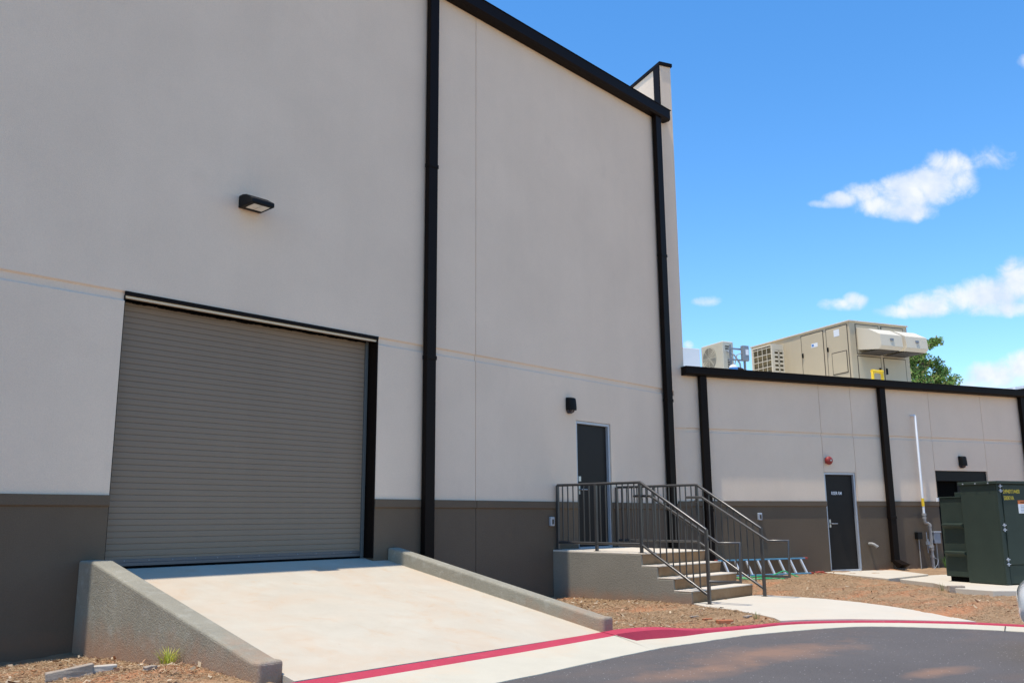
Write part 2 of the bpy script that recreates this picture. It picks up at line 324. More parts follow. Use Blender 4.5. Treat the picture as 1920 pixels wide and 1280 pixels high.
asp = [(-8,5.22,-1.283),(4.1,5.21,-1.283),(6.0,5.23,-1.283),(7.5,5.30,-1.283),(7.95,5.30,-1.283),(8.15,5.29,-1.283),(8.5,5.24,-1.283),(8.95,5.19,-1.283),(9.2,5.15,-1.283),(9.44,5.12,-1.283),(9.88,4.98,-1.283),(10.22,4.86,-1.283),(10.62,4.70,-1.283),(10.98,4.50,-1.283),(11.24,4.16,-1.283),(11.44,3.70,-1.283),(11.58,3.24,-1.283),(11.66,2.6,-1.283),(11.72,1.0,-1.283),(11.78,-12,-1.283)]
frnt = [f if i < 11 else tuple(f[j]+.40*(back[i][j]-f[j]) for j in range(3)) for i, f in enumerate(frnt)]
foot = [q if i < 11 else (frnt[i][0]-.006, frnt[i][1]-.006, q[2]) for i, q in enumerate(foot)]
def ribbon(mb, a, b):
    for i in range(len(a)-1): mb.add([a[i], a[i+1], b[i+1], b[i]], [(0, 1, 2, 3)])
def refine(line, n=6):
    o = []
    for i in range(len(line)-1):
        p0 = Vector(line[max(i-1, 0)]); p1 = Vector(line[i]); p2 = Vector(line[i+1]); p3 = Vector(line[min(i+2, len(line)-1)])
        ends = i < 3 or i > len(line)-4
        for j in range(n):
            t = j/n
            q = p1.lerp(p2, t) if ends else .5*((2*p1)+(p2-p0)*t+(2*p0-5*p1+4*p2-p3)*t*t+(3*p1-p0-3*p2+p3)*t**3)
            o.append(tuple(q))
    return o + [line[-1]]
rb, rf, rfo, ra = refine(back), refine(frnt), refine(foot), refine(asp)
def wob(line, amp, sd):
    r2 = random.Random(sd); return [(x+r2.uniform(-amp, amp), y+r2.uniform(-amp, amp), z) for x, y, z in line]
kb = MB(); ribbon(kb, [(x, y, z-.25) for x, y, z in rb], rb); ribbon(kb, rb, rf); ribbon(kb, rf, rfo); kb.build('kerb', M['redpaint'], kind='structure', bevel=.006)
pn = MB(); ribbon(pn, rfo, wob(ra, .008, 3)); ribbon(pn, wob(ra, .008, 3), [(x, y-.01, z-.1) for x, y, z in ra]); pn.build('gutter_pan', M['pan'], kind='structure')
for jx in ((11.83, 3.12, 11.60, 3.07),):
    j = MB(); x0, y0, x1, y1 = jx; dd_ = Vector((x1-x0, y1-y0, 0)).normalized(); nn_ = Vector((-dd_.y, dd_.x, 0))*.006
    za, zb = (-1.214 if jx[0] < 9 else -1.2545), -1.2775
    j.raw([Vector((x0, y0, za))+nn_, Vector((x1, y1, zb))+nn_, Vector((x1, y1, zb))-nn_, Vector((x0, y0, za))-nn_], [(0, 1, 2, 3)])
    j.build('pan_joint', M['hvacd'], kind='structure')
ap = MB(); poly = [(x, y, Z_ASP) for x, y, z in [(x, y+.02, z) for x, y, z in ra]]
# asphalt sheet: strip down from the edge line, dense enough for shading
n_ = len(poly)
ap.add([(-60, 5.2, Z_ASP)] + [(x, y, z) for x, y, z in poly] + [(30, -12, Z_ASP), (30, -16, Z_ASP), (14, -16, Z_ASP), (8, -5, Z_ASP), (-60, -5, Z_ASP)], [tuple(range(n_+6))])
ap.build('asphalt', M['asphalt'], kind='structure')

# sidewalk
swn = [(11.63, 7.155), (11.36, 6.80), (11.12, 6.15), (10.86, 5.72), (10.66, 5.42), (10.42, 5.215)]
swf = [(10.75, 5.03), (11.17, 4.67), (11.52, 4.21), (11.80, 3.69), (11.93, 3.46), (12.30, 3.86), (12.75, 4.42), (13.05, 4.88), (13.33, 5.42), (13.52, 6.02), (13.60, 6.6), (13.61, 7.02), (13.46, 7.155)]
swp = swn + swf
def zsw(x, y):
    t = min(1, max(0, (y-3.6)/(7.1-3.6) * 1.0)); return -1.236 + (.024)*min(1, t*1.6)
sw = MB(); n_ = len(swp)
cpt = (11.9, 5.2)
tops = [(x, y, zsw(x, y)) for x, y in swp]
sw.add(tops + [(x, y, z-.12) for x, y, z in tops], [(i, (i+1) % n_, n_+(i+1) % n_, n_+i) for i in range(n_)])
sw.add([(cpt[0], cpt[1], zsw(*cpt))] + tops, [(0, 1+i, 1+(i+1) % n_) for i in range(n_)])
sw.build('sidewalk', M['walk'], kind='structure')
# ramp
def zr(y): return -.50-(9.98-y)*.1805
rp = MB(); rp.add([(4.19, 9.98, zr(9.98)), (7.92, 9.98, zr(9.98)), (8.10, 9.775, zr(9.775)), (8.10, 6.14, -1.207), (4.19, 6.14, -1.207), (4.19, 9.775, zr(9.775)),
   (4.19, 9.98, -1.4), (7.92, 9.98, -1.4), (8.10, 9.775, -1.4), (8.10, 6.14, -1.4), (4.19, 6.14, -1.4), (4.19, 9.775, -1.4)],
   [(0, 1, 2, 5), (5, 2, 3, 4), (3, 9, 10, 4), (4, 10, 11, 5), (2, 8, 9, 3), (0, 6, 7, 1), (5, 11, 6, 0), (1, 7, 8, 2)])
rp.build('ramp', M['concrete'], kind='structure')
# small slabs by the low wing
sl = MB(fb); sl.slab([(3.55, -.01), (5.42, -.01), (4.78, 1.60), (3.15, 2.15)], -1.30, -1.138); sl.build('door_slab', M['walk'], kind='structure', bevel=.006)
tp = MB(fb); tp.slab([(3.70, 1.62), (5.6, 1.35), (6.6, 2.2), (6.8, 5.6), (4.3, 5.6), (2.72, 4.72), (2.66, 4.05), (3.35, 3.0)], -1.36, -1.172)
tpo = tp.build('equipment_pad', M['walk'], kind='structure', bevel=.008)

# mulch bed heightfield
def inpoly(px, py, poly):
    c = np.zeros(px.shape, bool); n = len(poly)
    for i in range(n):
        x0, y0 = poly[i][:2]; x1, y1 = poly[(i+1) % n][:2]
        if y0 == y1: continue
        c ^= ((y0 > py) != (y1 > py)) & (px < (x1-x0)*(py-y0)/(y1-y0)+x0)
    return c
paved = [(x, y+.03) if x < 9 else (x+.03, y+.03) for x, y, z in rb]
paved = [(-60, 6.15)] + paved + [(60, -12), (60, -60), (-60, -60)]
wg = [(fb(s, o, 0).x, fb(s, o, 0).y) for s, o in [(2.85, 3.9), (3.3, 1.5), (6.6, 1.5), (6.6, 5.3), (4.3, 5.3), (2.9, 4.6)]]
swin = [(12.0+(x-12.0)*.96, 5.4+(y-5.4)*.96) for x, y in swp]
def mulch_z(x, y):
    s = (x-XC)*DB.x + (y-DA)*DB.y; o = -((x-XC)*NB.x + (y-DA)*NB.y)
    zb = -1.135-.022*np.clip(o, 0, 4) - .012*np.clip(o-2, 0, 3)
    za = np.full_like(x, -1.225) - .04*np.clip((y-8)/1.8, 0, 1)
    zl = -1.205-.105*np.clip((y-7)/2.2, 0, 1) + .0*x
    t = np.clip((x-12.6)/2.5, 0, 1); t = t*t*(3-2*t)
    z = np.where(x < 4.1, zl, za*(1-t)+zb*t)
    z = z + .012*np.sin(x*3.1+y*1.7)*np.cos(y*2.6-x) + .007*np.sin(x*9.1+1)*np.sin(y*8.3)
    nearfoot = np.exp(-((x-3.6)**2/.25+(y-7.35)**2/.2)); z = z + .05*nearfoot
    return z
st = .07; gx = np.arange(-3, 27, st); gy = np.arange(-2, 10.0, st); X, Y = np.meshgrid(gx, gy, indexing='ij')
Zm = mulch_z(X, Y) + rng.normal(0, .004, X.shape)
low = inpoly(X, Y, paved); Zm = np.where(low, -1.55, Zm)
# near the kerb the soil meets the back of the band
kd = np.full(X.shape, 9.); kz = np.full(X.shape, -1.24)
for (x, y, z) in rb[18:-8]:
    q = np.hypot(X-x, Y-y); kz = np.where(q < kd, z, kz); kd = np.minimum(kd, q)
Zm = np.where(low, Zm, kz-.012 + (Zm-kz+.012)*np.clip(kd/.5, 0, 1))
for pl in (swin, wg): Zm = np.where(inpoly(X, Y, pl), np.minimum(Zm, -1.32), Zm)
inr = (X > 4.15) & (X < 8.15) & (Y > 6.1); Zm = np.where(inr, -1.5, Zm)
ins = (X > 11.66) & (X < 13.40) & (Y > 7.2); Zm = np.where(ins, -1.5, Zm)
nx, ny = X.shape; me = bpy.data.meshes.new('mulch'); V = np.stack([X, Y, Zm], -1).reshape(-1, 3)
ii, jj = np.meshgrid(np.arange(nx-1), np.arange(ny-1), indexing='ij'); a = (ii*ny+jj).ravel()
keep = ~((Zm[:-1, :-1] < -1.45) & (Zm[1:, :-1] < -1.45) & (Zm[:-1, 1:] < -1.45) & (Zm[1:, 1:] < -1.45)).ravel(); a = a[keep]
F = np.stack([a, a+ny, a+ny+1, a+1], -1).astype(np.int32)
me.vertices.add(len(V)); me.vertices.foreach_set('co', V.astype(np.float32).ravel()); me.loops.add(F.size); me.loops.foreach_set('vertex_index', F.ravel())
me.polygons.add(len(F)); me.polygons.foreach_set('loop_start', np.arange(0, F.size, 4, dtype=np.int32)); me.polygons.foreach_set('loop_total', np.full(len(F), 4, dtype=np.int32))
me.polygons.foreach_set('use_smooth', np.ones(len(F), bool)); me.update(); me.validate(); me.materials.append(M['soil'])
mo = bpy.data.objects.new('mulch_bed', me); COL.objects.link(mo); tag(mo, kind='structure')
def zmul(x, y):
    i = int(round((x+3)/st)); j = int(round((y+2)/st)); return float(Zm[i, j])
# straw and bark litter lying on the beds
def chips(n, x0, x1, y0, y1, lmin=.012, lmax=.06, wmin=.003, wmax=.012):
    px = rng.uniform(x0, x1, n); py = rng.uniform(y0, y1, n); i = np.clip(((px+3)/st).round().astype(int), 0, nx-1); j = np.clip(((py+2)/st).round().astype(int), 0, ny-1)
    z = Zm[i, j]; ok = (z > -1.30 if x0 > 4 else z > -1.40) & ~inpoly(px, py, swp) & ~inpoly(px, py, [(x+.0, y+.0) for x, y in paved]) & ~inpoly(px, py, [(fb(s, o, 0).x, fb(s, o, 0).y) for s, o in [(3.55, -.01), (5.42, -.01), (4.78, 1.60), (3.15, 2.15)]]) & ~inpoly(px, py, [(fb(s, o, 0).x, fb(s, o, 0).y) for s, o in [(3.70, 1.62), (5.6, 1.35), (6.6, 2.2), (6.8, 5.6), (4.3, 5.6), (2.72, 4.72), (2.66, 4.05), (3.35, 3.0)]]) 
    clay = np.sin(px*1.1+py*2.9+1.3)*np.sin(px*.7-py*1.6) + .5*np.sin(px*3.3+py*4.1)
    ok &= rng.uniform(0, 1, n) > np.clip((clay-.35)*1.1, 0, .75)
    return px[ok], py[ok], z[ok]
def litter(name, P, lr, wr, pal, tilt=.35, lift=.006, **tg):
    px, py, z = P; n = len(px); th = rng.uniform(0, 2*np.pi, n); L = rng.uniform(*lr, n)/2*rng.uniform(.6, 1.4, n); W = rng.uniform(*wr, n)/2; tl = rng.normal(0, tilt, n); rl = rng.normal(0, .4, n)
    d = np.stack([np.cos(th)*np.cos(tl), np.sin(th)*np.cos(tl), np.sin(tl)], -1); q = np.stack([-np.sin(th)*np.cos(rl), np.cos(th)*np.cos(rl), np.sin(rl)], -1)
    c = np.stack([px, py, z+lift+np.abs(np.sin(tl))*L*.8+rng.uniform(0, .008, n)], -1)
    v = np.stack([c-d*L[:, None]-q*W[:, None], c+d*L[:, None]-q*W[:, None]*.7, c+d*L[:, None]+q*W[:, None]*.7, c-d*L[:, None]+q*W[:, None]], 1).reshape(-1, 3)
    pal = np.array(pal); col = pal[rng.integers(0, len(pal), n)]*rng.uniform(.7, 1.3, (n, 1))
    return np_mesh(name, v, 4, M['chips'], np.clip(col, 0, .8), **tg)
pal = [(.34, .225, .125), (.38, .265, .15), (.30, .185, .10), (.42, .305, .18), (.24, .145, .078), (.35, .20, .11), (.45, .34, .22)]
cat3 = lambda *a: tuple(np.concatenate(q) for q in zip(*a))
P1 = cat3(chips(52000, 1.2, 3.97, 5.9, 9.5), chips(60000, 8.27, 11.8, 5.2, 9.77), chips(90000, 12, 19, 2.4, 9.5))
litter('straw_litter', P1, (.012, .040), (.002, .006), pal, .22, .002, kind='stuff', label='brown pine straw and bark litter strewn over the planting beds')
P2 = cat3(chips(500, 1.2, 3.97, 5.9, 9.5), chips(500, 8.27, 11.8, 5.2, 9.77), chips(300, 12, 18.5, 2.4, 9.5))
litter('wood_chip_litter', P2, (.025, .06), (.015, .03), [(.42, .32, .22), (.34, .20, .12), (.40, .31, .21), (.14, .07, .04)], .3, .012, kind='stuff', label='pale wood chips and dry leaves scattered on the straw')

# ================================================================= TALL BUILDING
tall = thing('tall_building', (8, DA, -1.3), 'tall windowless tan stucco building with a roll-up door and black downspouts', 'building')
G0, G1 = 4.235, 7.845; DX0, DX1 = 12.30, 13.31
opsA = [(G0, G1, -1.7, 2.50), (DX0, DX1, -.51, 1.70)]
wl = MB(fa); profile_wall(wl, [(0, 8.45), (0, 2.545), (-.022, 2.525), (-.022, 2.45), (0, 2.428), (0, .285)], -6, XC, opsA, [9.80], .24)
wl.box(-6, G0-.3, -.5, -.30, -1.7, 8.4); wl.box(G0-.3, G1+.3, -.5, -.30, 2.52, 8.4); wl.box(G1+.3, DX0-.1, -.5, -.30, -1.7, 8.4); wl.box(DX1+.1, XC-.1, -.5, -.30, -1.7, 8.4); wl.box(DX0-.1, DX1+.1, -.5, -.3, 1.72, 8.4)
wl.box(-6.2, -6.001, -20, 0, -1.7, 8.4)
wl.build('wall', M['stucco'], tall)
wn = MB(fa); profile_wall(wn, [(0, .286), (.03, .283), (.03, .178), (.006, .158), (.006, -1.7)], -6, XC, opsA, [9.80], .24)
wn.build('wainscot', M['wains'], tall)
# end wall rising above the roof
ew = MB(fb); ew.box(0, .27, -22, .0, 1.79, 9.72); ew.box(.012, .27, -22, -.02, 1.70, 1.79); ew.box(0, .27, -22, .0, .33, 1.70)
ew.build('end_wall', M['stucco'], tall)
ewn = MB(fb); ewn.box(0, .27, -2, .006, -1.7, .33); ewn.box(.0, .27, -.5, .03, .225, .328); ewn.build('wainscot', M['wains'], tall)
cp = MB(fb); cp.box(-.03, .30, -22, .035, 9.72, 9.80); cp.build('coping', M['brown'], tall, bevel=.006)
ct = MB(fb); ct.box(-.022, -.001, -.24, -.01, 8.2, 9.72); ct.build('corner_trim', M['brown'], tall)
rfm = MB(); e = fb(0, -21, 0)
rfm.add([(-6.1, DA+.01, 8.46), (XC-.02, DA+.01, 8.46), (e.x-.05, e.y, 8.46), (-6.1, e.y, 8.46)], [(0, 1, 2, 3)])
rfm.add([(-6.1, e.y+.1, -1.7), (e.x, e.y+.1, -1.7), (e.x, e.y+.1, 8.4), (-6.1, e.y+.1, 8.4)], [(0, 1, 2, 3)])
rfm.build('roof', M['roof'], tall)
gt = MB(fa); gt.prism([(0.002, 8.362), (.16, 8.362), (.192, 8.40), (.192, 8.60), (.002, 8.60)], 0, -6, 15.53)
gt.box(-6, 15.56, -.3, .205, 8.601, 8.612)
gt.build('gutter', M['brown'], tall, bevel=.003)
def downspout(f, s0, w_, z0, z1, d0, d1, cols, parent, tilt=0):
    m = MB(f); m.box(s0, s0+w_, d0, d1, z0, z1); ds = m.build('downspout', M['brown'], parent, bevel=.006)
    for zc in cols:
        m = MB(f); m.box(s0-.008, s0+w_+.008, d0, d1+.01, zc-.03, zc+.03); m.build('pipe_band', M['brown'], ds, bevel=.004)
    return ds
downspout(fa, 8.672, .18, -1.25, 8.36, .03, .125, [2.35, 5.35], tall)
downspout(fa, 15.055, .20, -1.25, 8.36, .03, .135, [2.30, 5.3], tall)
# roll-up door
rd = MB(fa); zb, zt = -.44, 2.50; npit = 44; pit = (zt-zb)/npit; pr = []
for i in range(npit):
    z = zt-i*pit; pr += [(-.196, z), (-.1945, z-.008), (-.1935, z-pit*.5), (-.1945, z-pit+.012), (-.196, z-pit+.0055), (-.204, z-pit+.005), (-.204, z-pit+.001)]
for i in range(len(pr)-1):
    rd.add([(G0+.03, *pr[i]), (G1-.06, *pr[i]), (G1-.06, *pr[i+1]), (G0+.03, *pr[i+1])], [(0, 1, 2, 3)])
shut = rd.build('roll_up_door', M['shutter'], tall)
bb = MB(fa); bb.box(G0+.03, G1-.06, -.22, -.175, -.475, -.438); bb.box(G0+.03, G1-.06, -.20, -.185, -.438, -.40); bb.build('bottom_bar', M['barm'], shut, bevel=.003)
sl_ = MB(fa); sl_.box(G0+.03, G1-.06, -.21, -.185, -.503, -.475); sl_.build('rubber_seal', M['voidblack'], shut)
bt = MB(fa)
for i in range(12):
    x = G0+.3+i*.28; bt.box(x-.005, x+.005, -.187, -.180, -.423, -.413)
bt.build('bolt_heads', M['greybox'], shut, kind='stuff')
gd = MB(fa); gd.box(G1-.075, G1-.03, -.235, -.165, -.5, 2.49); gd.build('guide_rail', M['guide'], shut, bevel=.003)
gd = MB(fa); gd.box(G0+.012, G0+.045, -.235, -.165, -.5, 2.49); gd.build('guide_rail', M['guide'], shut, bevel=.003)
jb = MB(fa); jb.box(G1-.012, G1+.004, -.24, .010, -.50, 2.50); jb.box(G0-.002, G0+.010, -.24, -.002, -.50, 2.50)
jb.box(G0-.004, G1+.006, -.004, .014, 2.498, 2.545); jb.build('door_surround', M['brown'], tall, bevel=.003)
hb = MB(fa); hb.box(G0+.012, G1-.014, -.04, -.012, 2.472, 2.497); hb.build('header_bar', M['hvacl'], shut)
br = MB(fa)
zz = [2.462+.003*math.sin(i*.37)+random.uniform(-.005, .005)-.012*math.exp(-((i-60)/40)**2) for i in range(181)]
for i in range(180):
    a, b = G0+.015+(G1-G0-.04)*i/180, G0+.015+(G1-G0-.04)*(i+1)/180; br.add([(a, -.17, 2.499), (b, -.17, 2.499), (b, -.17, zz[i+1]), (a, -.17, zz[i])], [(0, 1, 2, 3)])
br.box(G0, G1, -.30, -.24, 2.3, 2.6); br.build('brush_seal', M['voidblack'], shut)
# hinged doors
def hinged(f, x0, x1, z0, z1, parent, hz, sill=True, label=None):
    fr = MB(f); fr.box(x0+.003, x0+.05, -.16, -.02, z0, z1-.003); fr.box(x1-.05, x1-.003, -.16, -.02, z0, z1-.003); fr.box(x0+.05, x1-.05, -.16, -.02, z1-.05, z1-.003)
    if sill: fr.box(x0+.05, x1-.05, -.16, .0, z0-.03, z0+.025)
    d_ = thing('door', f((x0+x1)/2, 0, z0), None, None); d_.parent = parent; d_.location = Vector(d_.location)-origin(parent)
    bpy.data.objects.remove(d_)
    lf = MB(f); lf.box(x0+.052, x1-.052, -.12, -.075, z0+.03, z1-.054); lf.box(x0-.02, x1+.02, -.30, -.17, z0, z1)
    leaf = lf.build('door', M['leaf_door'], parent, bevel=.002, label=label)
    fr.build('door_frame', M['galv'], leaf, bevel=.003)
    h_ = MB(f); xh = x0+.13; h_.box(xh-.024, xh+.024, -.076, -.058, hz-.08, hz+.09); h_.tube([(xh, -.06, hz), (xh, .0, hz), (xh+.02, .012, hz), (xh+.14, .012, hz)], .011, 8)
    h_.build('handle', M['steel'], leaf, bevel=.003)
    return leaf
lfA = hinged(fa, DX0, DX1, -.50, 1.70, tall, .50, label='black hinged door at the top of the stairs')
lk = MB(fa); lk.box(DX0+.10, DX0+.17, -.076, -.045, .64, .73); lk.build('lock_box', M['steel'], lfA, bevel=.003)

# ================================================================= LOW WING
wing = thing('low_wing', fb(6, 0, -1.2), 'low tan stucco wing with dark wainscot and a black gutter', 'building')
BD0, BD1 = 3.755, 4.645; BO0, BO1 = 7.05, 8.735
opsB = [(BD0, BD1, -1.7, .955), (BO0, BO1, -1.7, 1.035)]
wb = MB(fb); profile_wall(wb, [(0, 2.95), (0, 1.80), (-.02, 1.785), (-.02, 1.73), (0, 1.712), (0, .335)], .27, 22, opsB, [3.762, 4.66, 7.04, 8.745], .22, jw=.010)
wb.box(.3, BD0-.1, -.5, -.30, -1.7, 2.9); wb.box(BD1+.1, BO0-.1, -.5, -.30, -1.7, 2.9); wb.box(BO1+.1, 22, -.5, -.30, -1.7, 2.9); wb.box(BD0-.1, BD1+.1, -.5, -.30, .98, 2.9); wb.box(BO0-.1, BO1+.1, -.5, -.30, 1.07, 2.9)
wb.build('wall', M['stucco'], wing)
wbn = MB(fb); profile_wall(wbn, [(0, .336), (.03, .333), (.03, .235), (.006, .215), (.006, -1.7)], .27, 22, opsB, [], .22); wbn.build('wainscot', M['wains'], wing)
rb_ = MB(fb); rb_.box(.27, 22, -14, -.02, 2.80, 2.96); rb_.box(21.9, 22, -14, -.3, -1.7, 2.8); rb_.build('roof', M['roof'], wing)
gb = MB(fb); gb.prism([(.002, 2.862), (.16, 2.862), (.19, 2.89), (.19, 3.022), (.002, 3.022)], 0, .20, 22.1); gb.box(.19, 22.1, -.28, .20, 3.023, 3.036); gb.build('gutter', M['brown'], wing, bevel=.003)
downspout(fb, .575, .165, -1.2, 2.86, .03, .125, [.15], wing)
d2 = downspout(fb, 5.435, .165, -.98, 2.86, .03, .13, [-.02], wing)
m = MB(fb); m.add([(5.42, .03, -.93), (5.42, .13, -.93), (5.61, .13, -.93), (5.61, .03, -.93), (5.40, .22, -1.10), (5.40, .38, -1.02), (5.63, .38, -1.02), (5.63, .22, -1.10)], [(0,1,2,3),(4,5,6,7),(0,1,5,4),(1,2,6,5),(2,3,7,6),(3,0,4,7)]); m.build('outlet_shoe', M['brown'], d2, bevel=.004)
downspout(fb, 10.03, .165, -1.2, 2.86, .03, .125, [0.1], wing)
lfB = hinged(fb, BD0, BD1, -1.13, .955, wing, -.14, label='dark hinged door marked RISER RM')
pq = MB(fb); pq.box(3.975, 4.345, -.0748, -.0725, .455, .565); pq.build('sign_plate', M['black'], lfB)
text_mesh('RISER RM', .098, M['white'], 'sign_text', lfB, fb(3.985, -.071, .474), DB, Vector((0, 0, 1)), .001, .001, .74)
# wide double doorway
dd2 = MB(fb); dd2.box(BO0+.004, BO0+.06, -.19, -.03, -1.2, 1.03); dd2.box(BO1-.06, BO1-.004, -.19, -.03, -1.2, 1.03); dd2.box(BO0+.06, BO1-.06, -.19, -.03, .80, 1.03); dd2.box((BO0+BO1)/2-.05, (BO0+BO1)/2+.05, -.18, -.12, -1.2, .80)
ddo = dd2.build('double_door', M['black'], wing, bevel=.003)
pg = MB(fb); pg.box(BO0+.06, BO1-.06, -.16, -.15, -1.2, .80); pg.box(BO0-.1, BO1+.1, -.30, -.2, -1.3, 1.1); pg.build('pane', M['voidblack'], ddo)

# ================================================================= RETAINING WALLS
def retaining(label, x0, x1, y1, ztop):
    m = MB(); pts = [(9.778, -1.6), (9.778, ztop[0][1])] + ztop + [(y1, ztop[-1][1]), (y1, -1.6)]
    m.prism(pts, 0, x0, x1)
    return m.build('retaining_wall', M['retain'], None, bevel=.028, seg=3, smooth=False, label=label, cat='retaining wall', group='stucco walls flanking the ramp')
retaining('grey stucco retaining wall on the near left side of the ramp, ending in the bottom foreground', 3.972, 4.195, 6.30, [(9.45, -.388), (6.42, -1.062)])
retaining('low grey stucco retaining wall on the right side of the ramp, below the downspout', 8.091, 8.272, 6.11, [(9.70, -.372), (6.2, -1.052)])

# ================================================================= STAIRS
stairs = thing('concrete_stairs', (12.5, 8.4, -1.22), 'concrete entrance stairs with four risers and a landing at the black door', 'stairs')
SX0, SX1 = 11.607, 13.46
ys = [8.00, 7.715, 7.435, 7.165]; zs = [-.522, -.70, -.868, -1.038]
ld = MB(); ld.prism([(9.775, -.498), (8.0, -.522), (8.0, -.541), (9.775, -.541)], 0, SX0+.002, SX1); ld.build('landing', M['tread'], stairs, bevel=.012)
for i in range(1, 4):
    m = MB(); m.prism([(ys[i-1]+.05, zs[i]), (ys[i], zs[i]), (ys[i], zs[i]-.018), (ys[i-1]+.05, zs[i]-.018)], 0, SX0+.004, SX1-.002); m.build('step', M['tread'], stairs, bevel=.006)
for i in range(4):
    zb_ = (zs[i+1] if i < 3 else -1.30); zt_ = zs[i]-.019
    m = MB(); m.prism([(ys[i]+.006, zt_), (ys[i]+.03, zb_-.0), (ys[i]+.20, zb_-.0), (ys[i]+.20, zt_)], 0, SX0+.03, SX1-.004); m.build('riser', M['riser'], stairs, bevel=.008)
m = MB(); m.prism([(9.775, -.518)] + [(9.775, -1.6), (7.165, -1.6), (7.165, -1.062), (7.46, -1.062), (7.46, -.892), (7.74, -.892), (7.74, -.722), (8.02, -.722), (8.02, -.542)], 0, SX0, SX0+.05)
m.build('side_wall', M['stairstucco'], stairs, bevel=.01)
m = MB(); m.prism([(9.775, -.72), (9.775, -1.6), (7.25, -1.6), (7.25, -1.06), (7.52, -1.06), (7.52, -.89), (7.80, -.89), (7.80, -.72)], 0, SX0+.06, SX1-.01); m.build('core', M['riser'], stairs)
# railings
def railing(x, inn, label):
    r = thing('stair_railing', (x, 8.3, -1.21), label, 'railing', 'metal railings either side of the stairs')
    def tb(name, pts, rad, n=10, parent=r):
        m = MB(); m.tube([(x+dx, y, z) for dx, y, z in pts], rad, n); return m.build(name, M['railm'], parent, smooth=True)
    tb('top_rail', [(0, 9.73, .553), (0, 8.06, .550), (0, 6.93, -.172)], .023)
    tb('bottom_rail', [(0, 9.73, -.378), (0, 8.08, -.390), (0, 6.95, -1.088)], .021)
    for y, zb_, zt_ in ((9.73, -.50, .553), (8.93, -.51, .552), (8.07, -.521, .550), (6.93, -1.215, -.165)):
        m = MB(); m.box(x-.022, x+.022, y-.022, y+.022, zb_, zt_); p = m.build('post', M['railm'], r, bevel=.004)
        m = MB(); m.box(x-.04, x+.04, y-.04, y+.04, zb_, zb_+.008); m.build('base_plate', M['railm'], p)
    y = 9.62
    while y > 7.05:
        if all(abs(y-q) > .05 for q in (9.73, 8.93, 8.07, 6.93)):
            zt_ = .55 if y > 8.06 else .55-(8.06-y)*.639; zb_ = -.385 if y > 8.08 else -.39-(8.08-y)*.618
            m = MB(); m.box(x-.008, x+.008, y-.008, y+.008, zb_, zt_); m.build('baluster', M['railm'], r)
        y -= .111
    tb('handrail', [(inn, 8.24, .343), (inn, 7.93, .338), (inn, 6.78, -.362), (inn, 6.44, -.357), (inn, 6.46, -.895), (inn*.6, 6.80, -.900), (0, 6.92, -.900)], .0215)
    for y, z in ((8.07, .30), (6.93, -.30)): tb('bracket', [(0, y, z-.04), (inn*.8, y, z-.04), (inn, y, z)], .006, 6)
railing(11.70, .075, 'dark metal railing on the left of the stairs, nearer the ramp')
railing(13.375, -.075, 'dark metal railing on the right of the stairs, nearer the low wing')

# ================================================================= WALL FITTINGS
t = thing('wall_pack_light', fa(5.73, 0, 3.85), 'black flat floodlight high on the wall above the roll-up door', 'wall light')
m = MB(fa); m.prism([(0, 3.868), (.33, 3.868), (.33, 3.925), (.17, 4.012), (.09, 4.03), (0, 4.03)], 0, 5.565, 5.885); m.build('housing', M['black'], t, bevel=.012)
m = MB(fa); m.box(5.615, 5.722, .10, .29, 3.862, 3.8668); m.box(5.730, 5.838, .10, .29, 3.862, 3.8668); m.build('lens', M['lens'], t)
def sconce(f, s, z, w_, label):
    t = thing('wall_sconce', f(s, 0, z-.14), label, 'wall light', 'small black wall lights over doors')
    m = MB(f); n = 10; rings = [(z+.135, .6), (z+.12, .85), (z+.08, .92), (z-.04, 1.0), (z-.085, .98)]
    pts = []; 
    for zz_, k_ in rings:
        for j in range(n+1):
            a_ = math.pi*j/n; pts.append((s-math.cos(a_)*w_/2*(.9+.1*k_), .01+math.sin(a_)**.6*.15*k_, zz_))
    fs = [(i*(n+1)+j, i*(n+1)+j+1, (i+1)*(n+1)+j+1, (i+1)*(n+1)+j) for i in range(len(rings)-1) for j in range(n)] + [tuple(range(n+1)), tuple(range((len(rings)-1)*(n+1), len(rings)*(n+1)))]
    m.add(pts, fs); m.build('housing', M['black'], t, smooth=True)
    m = MB(f); pts = []
    for zz_, k_ in ((z-.086, .92), (z-.12, .75), (z-.14, .4)):
        for j in range(n+1):
            a_ = math.pi*j/n; pts.append((s-math.cos(a_)*w_/2*k_, .008+math.sin(a_)*.13*k_, zz_))
    fs = [(i*(n+1)+j, i*(n+1)+j+1, (i+1)*(n+1)+j+1, (i+1)*(n+1)+j) for i in range(2) for j in range(n)] + [tuple(range(2*(n+1), 3*(n+1)))]
    m.add(pts, fs); m.build('lens', M['glass'], t, smooth=True)
sconce(fa, 12.10, 1.935, .17, 'small black wall light above and left of the door on the tall building')
sconce(fb, 7.90, 1.24, .16, 'small black wall light above the wide black doorway by the transformer')
t = thing('alarm_bell', fb(3.88, 0, 1.12), 'round red fire alarm bell above the door marked RISER RM', 'fire alarm')
m = MB(fb); m.box(3.81, 3.93, .0, .04, 1.14, 1.26); m.build('back_box', M['red'], t, bevel=.004)
m = MB(fb); m.tube([(3.87, .041, 1.20), (3.87, .075, 1.20), (3.87, .10, 1.20), (3.87, .115, 1.20)], [.088, .088, .072, .03], 20); m.build('gong', M['red'], t, smooth=True)
m = MB(fb); m.tube([(3.87, .116, 1.20), (3.87, .125, 1.20)], .018, 10); m.build('boss', M['steel'], t)
